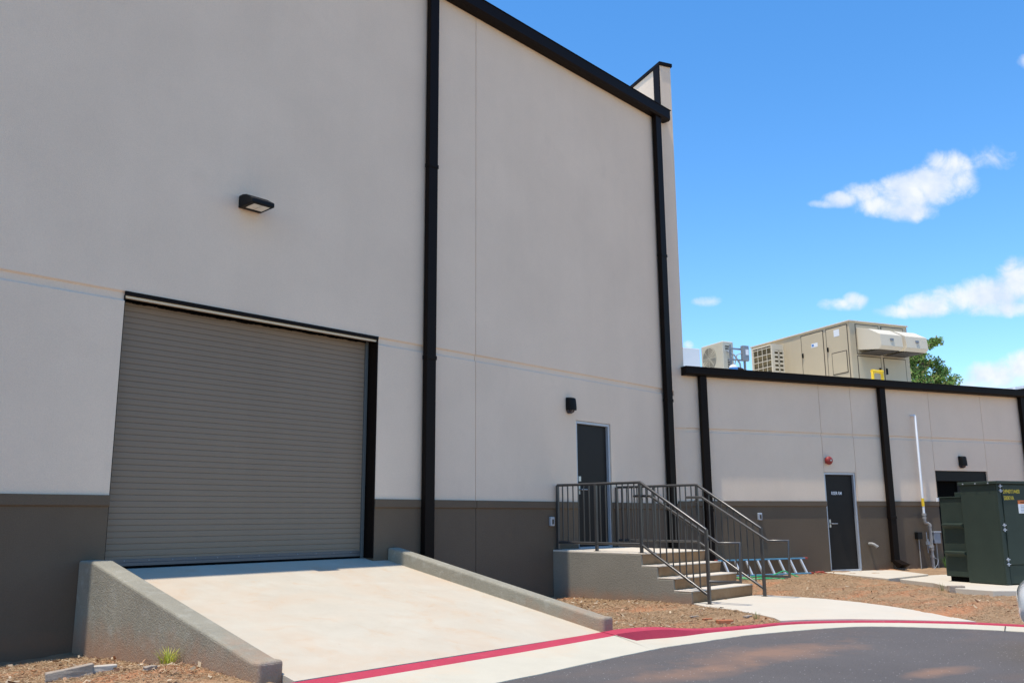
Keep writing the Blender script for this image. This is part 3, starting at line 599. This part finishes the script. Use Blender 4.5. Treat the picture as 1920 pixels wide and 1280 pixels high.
def recept(f, s, z, label):
    t = thing('outlet_box', f(s, .01, z-.07), label, 'electrical outlet', 'weatherproof outlet boxes')
    m = MB(f); m.box(s-.05, s+.05, .007, .06, z-.075, z+.075); m.build('cover', M['galv'], t, bevel=.014, seg=3)
    m = MB(f); m.box(s-.022, s+.022, .061, .066, z-.045, z+.035); m.build('socket', M['hvacd'], t, bevel=.004)
recept(fa, 11.56, -.04, 'small grey outlet box on the dark wall beside the landing')
recept(fb, 1.95, .02, 'small grey outlet box on the low wing wall above the ladder')
t = thing('drain_stub', fb(4.9, 0, -.62), 'short pale pipe elbow poking out of the wall right of the riser room door', 'pipe')
m = MB(fb); m.tube([(4.87, 0, -.575), (4.87, .09, -.575), (4.89, .13, -.59), (4.93, .16, -.63)], .030, 12); m.build('elbow', M['gpipe'], t, smooth=True)
m = MB(fb); m.tube([(4.925, .155, -.62), (4.94, .167, -.645)], .036, 12); m.build('end_collar', M['gpipe'], t)
# gas riser
t = thing('gas_riser', fb(6.45, .12, -1.1), 'tall white pipe with grey fittings climbing the wall of the low wing', 'pipe')
m = MB(fb); m.tube([(6.45, -.05, 2.275), (6.45, .09, 2.275), (6.452, .12, 2.25), (6.445, .12, .06)], .026, 12); pu = m.build('upper_pipe', M['white'], t, smooth=True)
m = MB(fb); m.tube([(6.445, .12, .40), (6.445, .12, .22)], .0315, 12); m.build('sticker', M['yellow'], pu)
m = MB(fb); m.tube([(6.445, .12, .07), (6.445, .12, -.10), (6.46, .12, -.14), (6.53, .12, -.155), (6.58, .12, -.18), (6.58, .12, -1.2)], .034, 12); m.build('lower_pipe', M['gpipe'], t, smooth=True)
for z_, x_, r_ in ((.04, 6.445, .048), (-.03, 6.445, .042), (-.20, 6.58, .045), (-.66, 6.58, .055), (-.72, 6.58, .05), (-.88, 6.58, .045)):
    m = MB(fb); m.tube([(x_, .12, z_+.025), (x_, .12, z_-.025)], r_, 12); m.build('coupling', M['gpipe'], t, smooth=True)
m = MB(fb); m.tube([(6.58, .12, -.68), (6.46, .16, -.68), (6.44, .16, -.60), (6.44, .16, -.50)], .018, 8); m.tube([(6.58, .15, -.90), (6.66, .2, -.95), (6.60, .22, -1.05), (6.50, .2, -1.16)], .008, 6); m.box(6.41, 6.47, .13, .19, -.62, -.55); m.tube([(6.46, .12, -.35), (6.46, .12, -.8)], .010, 8); m.build('valve', M['greybox'], t)
t2 = thing('junction_box', fb(6.3, 0, -.5), 'small black junction box left of the white pipe', 'electrical box')
m = MB(fb); m.box(6.22, 6.36, .007, .10, -.50, -.345); m.build('box', M['black'], t2, bevel=.006)
m = MB(fb); m.tube([(6.29, .05, -.50), (6.29, .05, -1.2)], .012, 8); m.build('conduit', M['gpipe'], t2)
t2 = thing('meter_box', fb(6.8, 0, -.6), 'grey metal box right of the white pipe', 'electrical box')
m = MB(fb); m.box(6.70, 6.90, .007, .11, -.60, -.36); m.build('box', M['greybox'], t2, bevel=.008)
m = MB(fb); m.box(6.685, 6.915, .005, .125, -.359, -.335); m.build('lid', M['galv'], t2, bevel=.004)
m = MB(fb); m.tube([(6.80, .06, -.6), (6.80, .06, -1.2)], .016, 8); m.build('conduit', M['gpipe'], t2)

# ================================================================= TRANSFORMER
tf = thing('transformer', fb(4.6, 3.6, -1.17), 'dark green pad mounted transformer cabinet with yellow stencilled numbers', 'transformer')
TS0, TS1, TO0, TO1 = 3.87, 5.75, 3.32, 4.08
m = MB(fb); m.box(TS0, TS1, TO0, TO1-.03, -1.16, .545); m.box(TS0, TS0+.10, TO1-.03, TO1, -1.16, .545); cab = m.build('cabinet', M['green'], tf, bevel=.006)
m = MB(fb); m.box(TS0+.112, TS1, TO1-.028, TO1+.012, -.83, .535); cd = m.build('cabinet_door', M['green'], tf, bevel=.006)
m = MB(fb); m.box(TS0+.112, TS1, TO1-.028, TO1-.005, -1.15, -.84); m.build('lower_sill', M['green'], tf, bevel=.004)
m = MB(fb); m.box(TS0-.03, TS1+.03, TO0-.02, TO1+.045, .546, .60); lid = m.build('lid', M['green'], tf, bevel=.008)
m = MB(fb)
for o_ in (3.42, 3.68, 3.94): m.tube([(TS0-.03, o_, .565), (TS0-.042, o_, .565)], .012, 8)
m.build('lid_bolts', M['galv'], lid, kind='stuff')
for z_ in (.47, -.20, -.78):
    m = MB(fb)
    for k_ in (-.04, .04): m.tube([(TS0+.07, TO1+.012, z_+k_-.03), (TS0+.07, TO1+.012, z_+k_+.03)], .016, 8); m.tube([(TS0+.03, TO1+.014, z_+k_), (TS0+.11, TO1+.02, z_+k_)], .009, 6)
    m.build('hinge', M['galv'], cd)
Z3 = Vector((0, 0, 1)); yo = TO1+.0135
text_mesh('24940Y/14400', .098, M['yellowink'], 'rating_text', cd, fb(4.0, yo, .385), DB, Z3, .0006, .0008, .72)
text_mesh('500KVA', .098, M['yellowink'], 'rating_text', cd, fb(4.0, yo, .272), DB, Z3, .0006, .0008, .76)
m = MB(fb); m.box(4.34, 4.72, yo-.001, yo+.001, .04, .20); wlb = m.build('warning_label', M['white'], cd)
m = MB(fb); m.box(4.34, 4.72, yo-.001, yo+.001, .20, .265); m.build('warning_header', M['orangelabel'], cd)
text_mesh('WARNING', .052, M['black'], 'warning_text', cd, fb(4.40, yo+.0012, .213), DB, Z3, .0003, .001, .9)
for q in range(5):
    m = MB(fb); m.box(4.40, 4.58+.02*(q % 3), yo+.0012, yo+.0016, .17-q*.026, .178-q*.026); m.build('label_line', M['greybox'], cd)
# tank
m = MB(fb); m.box(TS0+.05, TS1-.05, 2.80, TO0-.002, -1.08, .33); tk = m.build('tank', M['green'], tf, bevel=.012)
m = MB(fb); m.box(TS0+.03, TS1, 2.77, TO0-.003, .331, .352); m.build('tank_lid', M['green'], tf, bevel=.003)
m = MB(fb); m.box(TS0+.22, TS1-.3, 3.0, 3.30, .353, .43); m.build('tank_riser', M['green'], tf, bevel=.006)
for z_ in (-.13, -.625):
    m = MB(fb); m.prism([(TS0+.049, z_), (TS0-.03, z_-.012), (TS0-.03, z_-.05), (TS0+.049, z_-.10)], 1, 2.86, TO0-.03)
    m.f = lambda a, b, c: fb(a, b, c)
    m.v = []; m.fc = []; m.mi = []
    P_ = [(TS0+.049, z_), (TS0-.025, z_-.012), (TS0-.025, z_-.045), (TS0+.049, z_-.10)]
    m.add([(s_, o_, zz_) for o_ in (2.86, TO0-.03) for s_, zz_ in P_], [(0,1,2,3),(4,5,6,7),(0,1,5,4),(1,2,6,5),(2,3,7,6),(3,0,4,7)])
    m.build('radiator_header', M['green'], tk, bevel=.004)
m = MB(fb); m.box(TS0-.02, TS0+.01, 2.79, 2.83, .27, .34); m.build('tag', M['white'], tk)
m = MB(fb); m.box(TS0+.10, TS1-.1, 2.85, TO0-.01, -1.165, -1.082); m.build('gap_shade', M['voidblack'], tf)  # near-black block painting the shade in the gap under the tank

# ================================================================= ROOFTOP EQUIPMENT
ah = thing('air_handler', fb(7.8, -4, 2.96), 'large beige rooftop air handling unit with two rain hoods', 'air handler')
A0, A1, OF, OB, ZT = 6.79, 8.79, -2.01, -5.97, 4.955
m = MB(fb); m.box(A0, A1, OB, OF, 2.97, ZT); m.build('casing', M['hvac'], ah, bevel=.006)
m = MB(fb); m.box(A0-.03, A1+.03, OB-.03, OF+.03, ZT+.001, ZT+.035); m.build('roof_panel', M['hvacl'], ah, bevel=.005)
def rect_frame(m, ax, at, u0, u1, z0, z1, t_=.015, d_=.006):
    for (a, b, c, e_) in ((u0, u1, z0, z0+t_), (u0, u1, z1-t_, z1), (u0, u0+t_, z0+t_, z1-t_), (u1-t_, u1, z0+t_, z1-t_)):
        if ax == 's': m.box(at-d_, at, a, b, c, e_)
        else: m.box(a, b, at, at+d_, c, e_)
for (o0, o1, z0, z1) in ((-2.84, -2.10, 3.0, 4.88), (-3.80, -2.98, 3.0, 4.88), (-2.66, -2.16, 3.66, 4.20)):
    m = MB(fb); m.box(A0-.012, A0-.001, o0, o1, z0, z1) if z0 < 3.5 else m.box(A0-.026, A0-.013, o0, o1, z0, z1); p = m.build('access_panel', M['hvac'], ah, bevel=.003)
    m = MB(fb); rect_frame(m, 's', A0-.002 if z0 < 3.5 else A0-.0135, o0-.022, o1+.022, z0-.022, z1+.022, .02, .006); m.build('panel_seam', M['hvacd'], p)
for (s0, s1, z0, z1) in ((7.0, 7.76, 3.1, 4.05), (7.88, 8.62, 3.1, 4.05), (7.0, 7.76, 4.13, 4.885), (7.88, 8.62, 4.13, 4.885)):
    m = MB(fb); m.box(s0, s1, OF+.001, OF+.012, z0, z1); p = m.build('access_panel', M['hvac'], ah, bevel=.003)
    m = MB(fb); rect_frame(m, 'o', OF+.001, s0-.02, s1+.02, z0-.02, z1+.02, .02, .006); m.build('panel_seam', M['hvacd'], p)
for s_ in (7.70, 7.93):
    m = MB(fb); m.box(s_-.02, s_+.02, OF+.013, OF+.05, 3.62, 3.78); m.build('latch', M['black'], ah, bevel=.005)
for o_ in (-3.76, -2.80):
    m = MB(fb); m.box(A0-.05, A0-.014, o_-.02, o_+.02, 4.28, 4.40); m.build('latch', M['black'], ah, bevel=.005)
for (s0, s1) in ((7.02, 7.76), (7.88, 8.62)):
    m = MB(fb); P_ = [(OF+.013, 4.80), (OF+.40, 4.70), (OF+.76, 4.50), (OF+.79, 4.20), (OF+.70, 4.12), (OF+.013, 4.22)]
    m.prism(P_, 0, s0, s1); h_ = m.build('rain_hood', M['hvacl'], ah, bevel=.006)
    m = MB(fb); m.box(s0+.32, s0+.42, OF+.775, OF+.800, 4.34, 4.40); m.build('badge', M['greybox'], h_)
    m = MB(fb); m.box(s0+.03, s1-.03, OF+.05, OF+.66, 4.108, 4.125); m.build('intake_screen', M['hvacd'], h_)
m = MB(fb); m.box(A0-.016, A0-.0125, -3.42, -3.18, 4.50, 4.61); lb = m.build('maker_plate', M['white'], ah)
m = MB(fb); m.box(A0-.018, A0-.0165, -3.40, -3.32, 4.525, 4.585); m.build('plate_mark', M['bluelabel'], lb)
m = MB(fb); m.box(A0-.016, A0-.0125, -2.56, -2.36, 4.64, 4.82); m.build('data_plate', M['white'], ah)
# condenser section
m = MB(fb); CO0, CO1 = -5.45, -4.55; s0 = 6.37
m.box(s0, A0-.002, CO0, CO0+.06, 2.98, 4.80); m.box(s0, s0+.04, CO1-.05, CO1, 2.98, 4.80); m.box(s0+.04, A0-.002, CO1-.02, CO1, 4.62, 4.80); m.box(s0, A0-.002, CO0+.06, CO1-.02, 4.76, 4.80); m.box(s0+.04, A0-.002, CO1-.02, CO1, 2.98, 3.1)
m.box(s0+.04, s0+.09, CO1-.02, CO1, 3.1, 4.62); m.box(s0+.22, s0+.26, CO1-.02, CO1, 3.1, 4.62); m.box(A0-.04, A0-.002, CO1-.02, CO1, 3.1, 4.62)
for i in range(13): m.box(s0+.09, A0-.04, CO1-.02, CO1, 3.14+i*.12, 3.20+i*.12)
cs = m.build('condenser_section', M['hvacl'], ah)
m = MB(fb); m.box(s0+.05, A0-.01, CO0+.07, CO1-.06, 3.0, 4.75); m.build('coil', M['coil'], cs)
m = MB(fb)
for i in range(10): z_ = 3.08+i*.18; m.box(s0+.01, s0+.025, CO0+.06, CO1-.05, z_, z_+.02)
for i in range(5): o_ = CO0+.06+i*.195; m.box(s0+.012, s0+.023, o_, o_+.016, 3.0, 4.76)
m.build('coil_guard', M['hvacl'], cs)
m = MB(fb); m.box(6.6, 8.9, -6.0, -1.9, 2.9, 2.969); m.build('roof_curb', M['galv'], ah)
# mini split
ms = thing('heat_pump', fb(3.75, -3.5, 3.3), 'cream heat pump condenser standing beside the tall wall', 'air conditioner')
S0, S1, O0, O1 = 3.56, 3.90, -3.98, -3.05
m = MB(fb); m.box(S0, S1, O0, O1, 3.05, 4.40); m.build('casing', M['split'], ms, bevel=.03, seg=3)
for zc in (4.03, 3.42):
    m = MB(fb)
    for r_ in (.27, .22, .17, .12, .07):
        m.tube([(S0-.012, -3.62+math.cos(q)*r_, zc+math.sin(q)*r_) for q in np.linspace(0, 2*math.pi, 25)], .007, 5, cap=False)
    for q in range(8): a_ = q*math.pi/4; m.tube([(S0-.012, -3.62, zc), (S0-.012, -3.62+math.cos(a_)*.28, zc+math.sin(a_)*.28)], .006, 4)
    fg = m.build('fan_guard', M['split'], ms)
    m = MB(fb); m.tube([(S0-.003, -3.62, zc), (S0+.01, -3.62, zc)], .29, 24); m.build('fan_shade', mat('fan_shadow', (.26, .24, .20), .8)[0], fg)  # flat disc, shade of the fan opening painted as a darker colour
for z_ in (4.25, 4.19, 3.9, 3.84, 3.78, 3.72, 3.66):
    m = MB(fb); m.box(S0+.14 if z_ < 4.1 else S0+.08, S0+.26 if z_ < 4.1 else S0+.22, O1+.001, O1+.008, z_, z_+.03); m.build('vent_slot', M['hvacd'], ms)
m = MB(fb); m.tube([(S0+.12, O1+.02, 4.15), (S0+.25, O1+.14, 4.02), (S0+.36, O1+.2, 3.8), (S0+.40, O1+.2, 3.4)], .022, 8); m.build('line_set', M['galv'], ms, smooth=True)
m = MB(fb); m.box(S0-.05, S1+.05, O0, O1, 2.96, 3.049); m.build('stand', M['galv'], ms)
db = thing('disconnect_box', fb(4.0, -2.7, 2.96), 'small grey disconnect box on a post between the two rooftop units', 'electrical box')
m = MB(fb); m.box(3.90, 4.09, -2.78, -2.68, 3.86, 4.24); m.build('box', M['greybox'], db, bevel=.01)
m = MB(fb); m.box(3.98, 4.07, -2.679, -2.675, 4.0, 4.14); m.build('label_plate', M['white'], db)
m = MB(fb); m.box(3.55, 4.15, -2.82, -2.79, 4.14, 4.18); m.box(3.55, 4.15, -2.82, -2.79, 3.86, 3.90); m.box(3.60, 3.64, -2.84, -2.80, 2.96, 4.26); m.box(4.02, 4.06, -2.84, -2.80, 2.96, 4.20); m.build('strut_frame', M['greybox'], db)
m = MB(fb); m.tube([(4.0, -2.73, 3.86), (4.0, -2.73, 3.3), (4.1, -2.73, 3.1)], .012, 6); m.tube([(3.92, -2.73, 4.05), (3.75, -2.73, 4.0), (3.7, -2.8, 3.7), (3.72, -2.8, 3.2)], .012, 6); m.build('conduit', M['gpipe'], db)
rt_ = thing('refrigerant_tank', fb(3.42, -2.45, 2.96), 'small white tank with a blue label on the roof edge', 'tank')
m = MB(fb); m.tube([(3.40, -2.45, 2.96), (3.40, -2.45, 3.60), (3.40, -2.45, 3.66), (3.40, -2.45, 3.68)], [.11, .11, .08, .03], 16); m.build('cylinder', M['white'], rt_, smooth=True)
m = MB(fb); m.tube([(3.40, -2.45, 3.52), (3.40, -2.45, 3.60)], .112, 16); m.build('label_band', M['bluelabel'], rt_)
m = MB(fb); m.tube([(3.53, -2.45, 3.60), (3.66, -2.45, 3.58), (3.72, -2.45, 3.52), (3.80, -2.45, 3.50)], .035, 8); m.tube([(3.56, -2.40, 3.50), (3.72, -2.4, 3.50), (3.86, -2.4, 3.3)], .028, 8); m.build('insulated_pipe', mat('dark_insulation', (.035, .02, .014), .9)[0], rt_, smooth=True)
wbx = MB(fb); wbx.box(1.2, 2.83, -3.6, -3.0, 2.962, 4.135); wbx.build('roof_vent_box', M['white'], None, bevel=.01, label='white rectangular vent box against the tall wall on the roof', cat='roof vent')
yp = MB(fb); yp.tube([(6.42, -1.0, 2.96), (6.42, -1.0, 3.40), (6.44, -1.0, 3.45), (6.49, -1.0, 3.47), (6.66, -1.0, 3.47), (6.71, -1.0, 3.45), (6.73, -1.0, 3.40), (6.73, -1.0, 2.96)], .038, 12)
for s_ in (6.44, 6.71): yp.tube([(s_-.035 if s_ < 6.6 else s_+.035, -1, 3.47), (s_+.055 if s_ < 6.6 else s_-.055, -1, 3.47)], .048, 12)
yp.build('gas_pipe', M['yellow'], None, smooth=True, label='bright yellow gas pipe loop above the roof edge', cat='pipe')

# ================================================================= LADDER, HOSE, LITTER
la = thing('ladder', fb(1.9, .2, -1.15), 'blue ladder with orange end caps lying on its side against the low wing', 'ladder')
LS0, LS1 = .74, 3.0
for (o_, z_, nm) in ((.11, -.835, 0), (.30, -1.125, 1)):
    e1 = LS1-(.0 if not nm else .03)
    m = MB(fb); m.box(LS0, e1, o_-.03, o_+.03, z_-.014, z_+.014); rl = m.build('side_rail', M['ladder'], la, bevel=.004)
    for s_ in (LS0-.02, e1-.02):
        m = MB(fb); m.box(s_-.015, s_+.055, o_-.034, o_+.034, z_-.019, z_+.019); m.build('end_cap', M['orange'], rl, bevel=.006)
for i in range(8):
    s_ = LS0+.18+i*.275; m = MB(fb); a_ = Vector((s_, .12, -.849)); b_ = Vector((s_, .295, -1.11)); m.add([(s_-.018, .10, -.849), (s_+.018, .10, -.849), (s_+.018, .15, -.849), (s_-.018, .15, -.849), (s_-.018, .27, -1.111), (s_+.018, .27, -1.111), (s_+.018, .32, -1.111), (s_-.018, .32, -1.111)], [(0,1,2,3),(4,5,6,7),(0,1,5,4),(1,2,6,5),(2,3,7,6),(3,0,4,7)]); m.build('rung', M['alu'], la, bevel=.003)
hs_ = MB(fb); pts = []
for i in range(150):
    a_ = i*.22; r_ = .27+.05*math.sin(i*.31)+.03*math.sin(i*.11); pts.append((1.25+math.cos(a_)*r_*1.7+.08*math.sin(i*.05), .85+math.sin(a_)*r_*.8, -1.135+.012*math.sin(i*.7)+.0002*i-.02))
pts += [(1.7, .62, -1.12), (2.05, .55, -1.04), (2.2, .65, -1.12), (2.1, .9, -1.14)]
hs_.tube(pts, .011, 7); hs_.build('garden_hose', M['hose'], None, smooth=True, label='coiled bright green garden hose on the ground by the ladder', cat='hose')
rt2 = MB(fb); 
for i in range(7): rt2.tube([(3.12+random.uniform(-.06, .06), .3+random.uniform(-.05, .05), -1.12), (3.12+random.uniform(-.1, .1), .33+random.uniform(-.1, .1), -1.10), (3.15+random.uniform(-.1, .1), .36+random.uniform(-.1, .1), -1.125)], .009, 6)
rt2.build('rope', M['orange'], None, smooth=True, label='small tangle of red rope at the foot of the ladder', cat='rope')
def rock(name, x, y, sx, sy, sz, rot, mt, label, cat, seed, blocky=.0, rise=0):
    r2 = random.Random(seed); bm = bmesh.new(); bmesh.ops.create_cube(bm, size=1); bmesh.ops.subdivide_edges(bm, edges=bm.edges[:], cuts=2, use_grid_fill=True)
    z0 = zmul(x, y)
    for v in bm.verts:
        j = Vector([r2.uniform(-.07, .07) for _ in range(3)])*(1-blocky); v.co += j
        v.co = Vector((v.co.x*sx, v.co.y*sy, (v.co.z+.45)*sz + v.co.x*rise))
    bmesh.ops.rotate(bm, verts=bm.verts[:], cent=(0, 0, 0), matrix=Matrix.Rotation(rot, 3, 'Z'))
    me = bpy.data.meshes.new(name); bm.to_mesh(me); bm.free(); me.materials.append(mt); o = bpy.data.objects.new(name, me); COL.objects.link(o); o.location = (x, y, z0)
    b = o.modifiers.new('bevel', 'BEVEL'); b.width = .006; b.segments = 2; b.limit_method = 'ANGLE'; b.angle_limit = R(25)
    return tag(o, label, cat)
rock('concrete_chunk', 3.14, 7.72, .34, .10, .09, -.35, M['rubble'], 'long broken concrete chunk in the dirt at the bottom left corner', 'rubble', 1, .5, .05)
rock('concrete_chunk', 3.38, 7.66, .20, .06, .06, -.25, mat('pale_concrete', (.50, .43, .35), .9, var=.1, vscale=15)[0], 'pale concrete sliver just right of the long broken chunk', 'rubble', 2, .4)
rock('concrete_chunk', 3.56, 7.22, .10, .05, .03, .3, M['rubble'], 'tiny pale stone at the bottom edge left of the grass tuft', 'rubble', 3)
q = fb(2.72, 4.02, 0); rock('concrete_chunk', q.x, q.y, .26, .12, .12, -.9, M['rubble'], 'brown edged concrete block lying at the front of the transformer pad', 'rubble', 9, .6)
rock('brick', 9.88, 5.66, .19, .09, .045, -.72, M['brick'], 'orange brick fragment lying on the straw near the kerb', 'brick', 4, .85)
for i, (x, y, l_) in enumerate([(10.25, 6.30, 'pale scrap lying on the straw left of the sidewalk end'), (10.02, 5.98, 'flat brown scrap on the straw behind the brick fragment'), (10.55, 5.72, 'pale flat scrap on the straw beside the sidewalk edge')]):
    rock('debris_scrap', x, y, .11+.03*i, .05, .02, -.5+i*.3, [M['rubble'], M['brick'], M['rubble']][i], l_, 'debris', 20+i, .3)
def tuft(x, y, n, h, w_, label, dens=1, cols=((.46, .46, .06), (.58, .56, .11), (.34, .40, .05))):
    z0 = zmul(x, y); V_ = []; C_ = []
    for i in range(n):
        a_ = rng.uniform(0, 2*math.pi); r_ = rng.uniform(0, w_); bx, by = x+math.cos(a_)*r_*.4, y+math.sin(a_)*r_*.4; hh = h*rng.uniform(.45, 1.1); ln = rng.uniform(.1, .9)*h
        dx, dy = math.cos(a_)*ln, math.sin(a_)*ln; px_, py_ = -math.sin(a_)*.004, math.cos(a_)*.004
        seg = [(bx, by, z0), (bx+dx*.35, by+dy*.35, z0+hh*.65), (bx+dx, by+dy, z0+hh*.95)]
        c_ = cols[rng.integers(0, len(cols))]
        for (p, q, wa, wb_) in ((seg[0], seg[1], 1, .8), (seg[1], seg[2], .8, .1)):
            V_ += [(p[0]-px_*wa, p[1]-py_*wa, p[2]), (p[0]+px_*wa, p[1]+py_*wa, p[2]), (q[0]+px_*wb_, q[1]+py_*wb_, q[2]), (q[0]-px_*wb_, q[1]-py_*wb_, q[2])]; C_.append(c_)
    np_mesh('grass_tuft', np.array(V_), 4, M['grass'], np.array(C_), label=label, cat='grass tuft')
tuft(3.86, 7.52, 60, .15, .16, 'yellow green grass tuft against the foot of the left retaining wall')
tuft(10.45, 5.55, 14, .09, .12, 'thin dry weeds beside the sidewalk edge', cols=((.35, .30, .15), (.25, .28, .10)))
q = fb(6.95, .15, 0); tuft(q.x, q.y, 40, .30, .10, 'small green weed at the wall below the grey metal box', cols=((.10, .20, .04), (.16, .28, .06)))
q = fb(2.7, 3.75, 0); tuft(q.x, q.y, 14, .14, .10, 'sparse weeds at the corner of the equipment pad', cols=((.30, .32, .12), (.4, .38, .2)))

# ================================================================= TREE BEHIND THE WING
def tree(x, y, zb_, zt_, rad, label, nleaf=5200, seed=5):
    r2 = np.random.default_rng(seed); t = thing('tree', (x, y, zb_), label, 'tree'); h = zt_-zb_
    m = MB(); m.tube([(x, y, zb_), (x+.05, y, zb_+h*.35), (x-.05, y+.1, zb_+h*.65), (x, y, zt_-.3)], [.22, .17, .11, .03], 10)
    cl = []
    for i in range(95):
        f_ = r2.uniform(.28, .98); a_ = r2.uniform(0, 2*math.pi); rr = rad*(1.05-abs(f_-.5)*1.25)*r2.uniform(.35, 1.0); zc = zb_+h*f_
        e_ = (x+math.cos(a_)*rr, y+math.sin(a_)*rr, zc); b_ = (x, y, zc-rr*.55)
        m.tube([b_, ((b_[0]+e_[0])/2, (b_[1]+e_[1])/2, (b_[2]*.4+e_[2]*.6)), e_], [.05, .03, .008], 5); cl.append((e_, r2.uniform(.22, .55)))
    m.build('trunk', M['bark'], t, smooth=True)
    V_ = []; C_ = []; cols = np.array([(.12, .23, .05), (.20, .33, .08), (.31, .42, .11), (.07, .14, .03), (.25, .24, .09)])
    per = nleaf//len(cl)
    for (c_, s_) in cl:
        n = per; d_ = r2.normal(0, 1, (n, 3)); d_ /= np.linalg.norm(d_, axis=1)[:, None]; p = np.array(c_)+d_*s_*r2.uniform(.2, 1, (n, 1))*np.array([1.1, 1.1, .7])
        a1 = r2.normal(0, 1, (n, 3)); a1 /= np.linalg.norm(a1, axis=1)[:, None]; a2 = np.cross(a1, r2.normal(0, 1, (n, 3))); a2 /= np.linalg.norm(a2, axis=1)[:, None]
        l_ = r2.uniform(.04, .09, (n, 1)); w2 = l_*.45
        V_.append(np.stack([p-a1*l_, p-a2*w2, p+a1*l_, p+a2*w2], 1).reshape(-1, 3)-np.array([x, y, zb_])); C_.append(cols[r2.integers(0, 5, n)]*r2.uniform(.8, 1.25, (n, 1)))
    o = np_mesh('crown', np.concatenate(V_), 4, M['leaves'], np.concatenate(C_), t)
tree(35.9, 11.35, -1.7, 6.8, 1.5, 'leafy green tree behind the rooftop air handler', 30000)

# distant building with white roof edge
fbld = thing('far_building', fb(22, -8, -1.7), 'pale building with a dark roof edge far right beyond the low wing', 'building')
m = MB(fb); m.box(14.0, 24, -12, 1.0, -1.7, 3.55); m.build('wall', M['distw'], fbld)
m = MB(fb); m.box(13.96, 24, -12, 1.05, 3.551, 3.66); m.build('roof_edge', M['brown'], fbld)
m = MB(fb); m.box(14.05, 24, -11.9, .95, 3.661, 3.76); m.build('roof', M['white'], fbld)
m = MB(fb); m.tube([(13.93, -2.95, -1.6), (13.93, -2.95, 3.72)], .05, 8); m.build('downpipe', M['white'], fbld)

# ================================================================= CAR
car = thing('parked_car', (10.47, .345, Z_ASP), 'pale silver car whose front corner just enters at the right edge', 'car')
def car_build(root, cx, cy, heading):
    c_, s_ = math.cos(heading), math.sin(heading)
    F_ = lambda a, b, z: Vector((cx+c_*a-s_*b, cy+s_*a+c_*b, Z_ASP+z))
    secs = [(2.22, .50, .34, .56), (2.16, .66, .26, .66), (1.98, .80, .22, .74), (1.6, .88, .20, .83), (.9, .90, .20, .94), (.4, .90, .20, .98), (-.8, .90, .20, 1.0), (-1.7, .88, .22, 1.02), (-2.1, .82, .26, .98), (-2.25, .66, .36, .80)]
    m = MB(F_); rows = []
    for (a, hw, zb_, zt_) in secs:
        zm_ = (zb_+zt_)/2
        rows.append([(a, -hw*.80, zb_), (a, -hw*.98, zb_+.12), (a, -hw, zm_), (a, -hw*.96, zt_-.10), (a, -hw*.80, zt_-.01), (a, 0, zt_+.02), (a, hw*.80, zt_-.01), (a, hw*.96, zt_-.10), (a, hw, zm_), (a, hw*.98, zb_+.12), (a, hw*.80, zb_)])
    n = 11; pts = [p for r_ in rows for p in r_]; fs = []
    for i in range(len(rows)-1):
        for j in range(n): fs.append((i*n+j, i*n+(j+1) % n, (i+1)*n+(j+1) % n, (i+1)*n+j))
    fs += [tuple(range(n)), tuple((len(rows)-1)*n+j for j in range(n))]; m.add(pts, fs)
    b = m.build('body', M['carpaint'], root, smooth=True); sb = b.modifiers.new('sub', 'SUBSURF'); sb.levels = 2; sb.render_levels = 2
    m = MB(F_); cab_ = [(.75, .80, .95), (.05, .66, 1.42), (-1.1, .64, 1.45), (-1.85, .74, 1.0)]
    pts = []; 
    for (a, hw, z) in cab_: pts += [(a, -hw, z), (a, hw, z)]
    for (a, hw, z) in cab_[1:3]: pts += [(a, -.82, .97), (a, .82, .97)]
    m.add(pts, [(0,1,3,2),(2,3,5,4),(4,5,7,6),(0,2,8),(2,4,10,8),(4,6,10),(1,9,3),(3,9,11,5),(5,11,7)]); m.build('cabin_glass', M['glass'], root, bevel=.03)
    m = MB(F_); m.box(-1.0, -.05, -.60, .60, 1.44, 1.48); m.build('roof', M['carpaint'], root, bevel=.03)
    for sg in (-1, 1):
        m = MB(F_); m.add([(2.13, sg*.52, .55), (2.13, sg*.52, .68), (1.72, sg*.885, .60), (1.66, sg*.90, .74), (1.75, sg*.72, .80), (2.05, sg*.60, .72)], [(0,1,5),(0,5,2),(2,5,4),(2,4,3),(0,2,1),(1,2,3),(1,3,4),(1,4,5)]); m.build('headlight', M['lensclear'], root, bevel=.015)
        for a in (1.38, -1.38):
            m = MB(F_); m.tube([(a, sg*.70, .32), (a, sg*.90, .32)], .32, 28); wh = m.build('wheel', M['tyre'], root, bevel=.02)
            m = MB(F_); m.tube([(a, sg*.90, .32), (a, sg*.912, .32)], .20, 20); m.build('rim', M['alu'], wh)
        m = MB(F_); m.box(.55, .70, sg*.92-.08, sg*.92+.08, .95, 1.07); m.build('mirror', M['carpaint'], root, bevel=.03)
car_build(car, 10.47, .345, R(103))
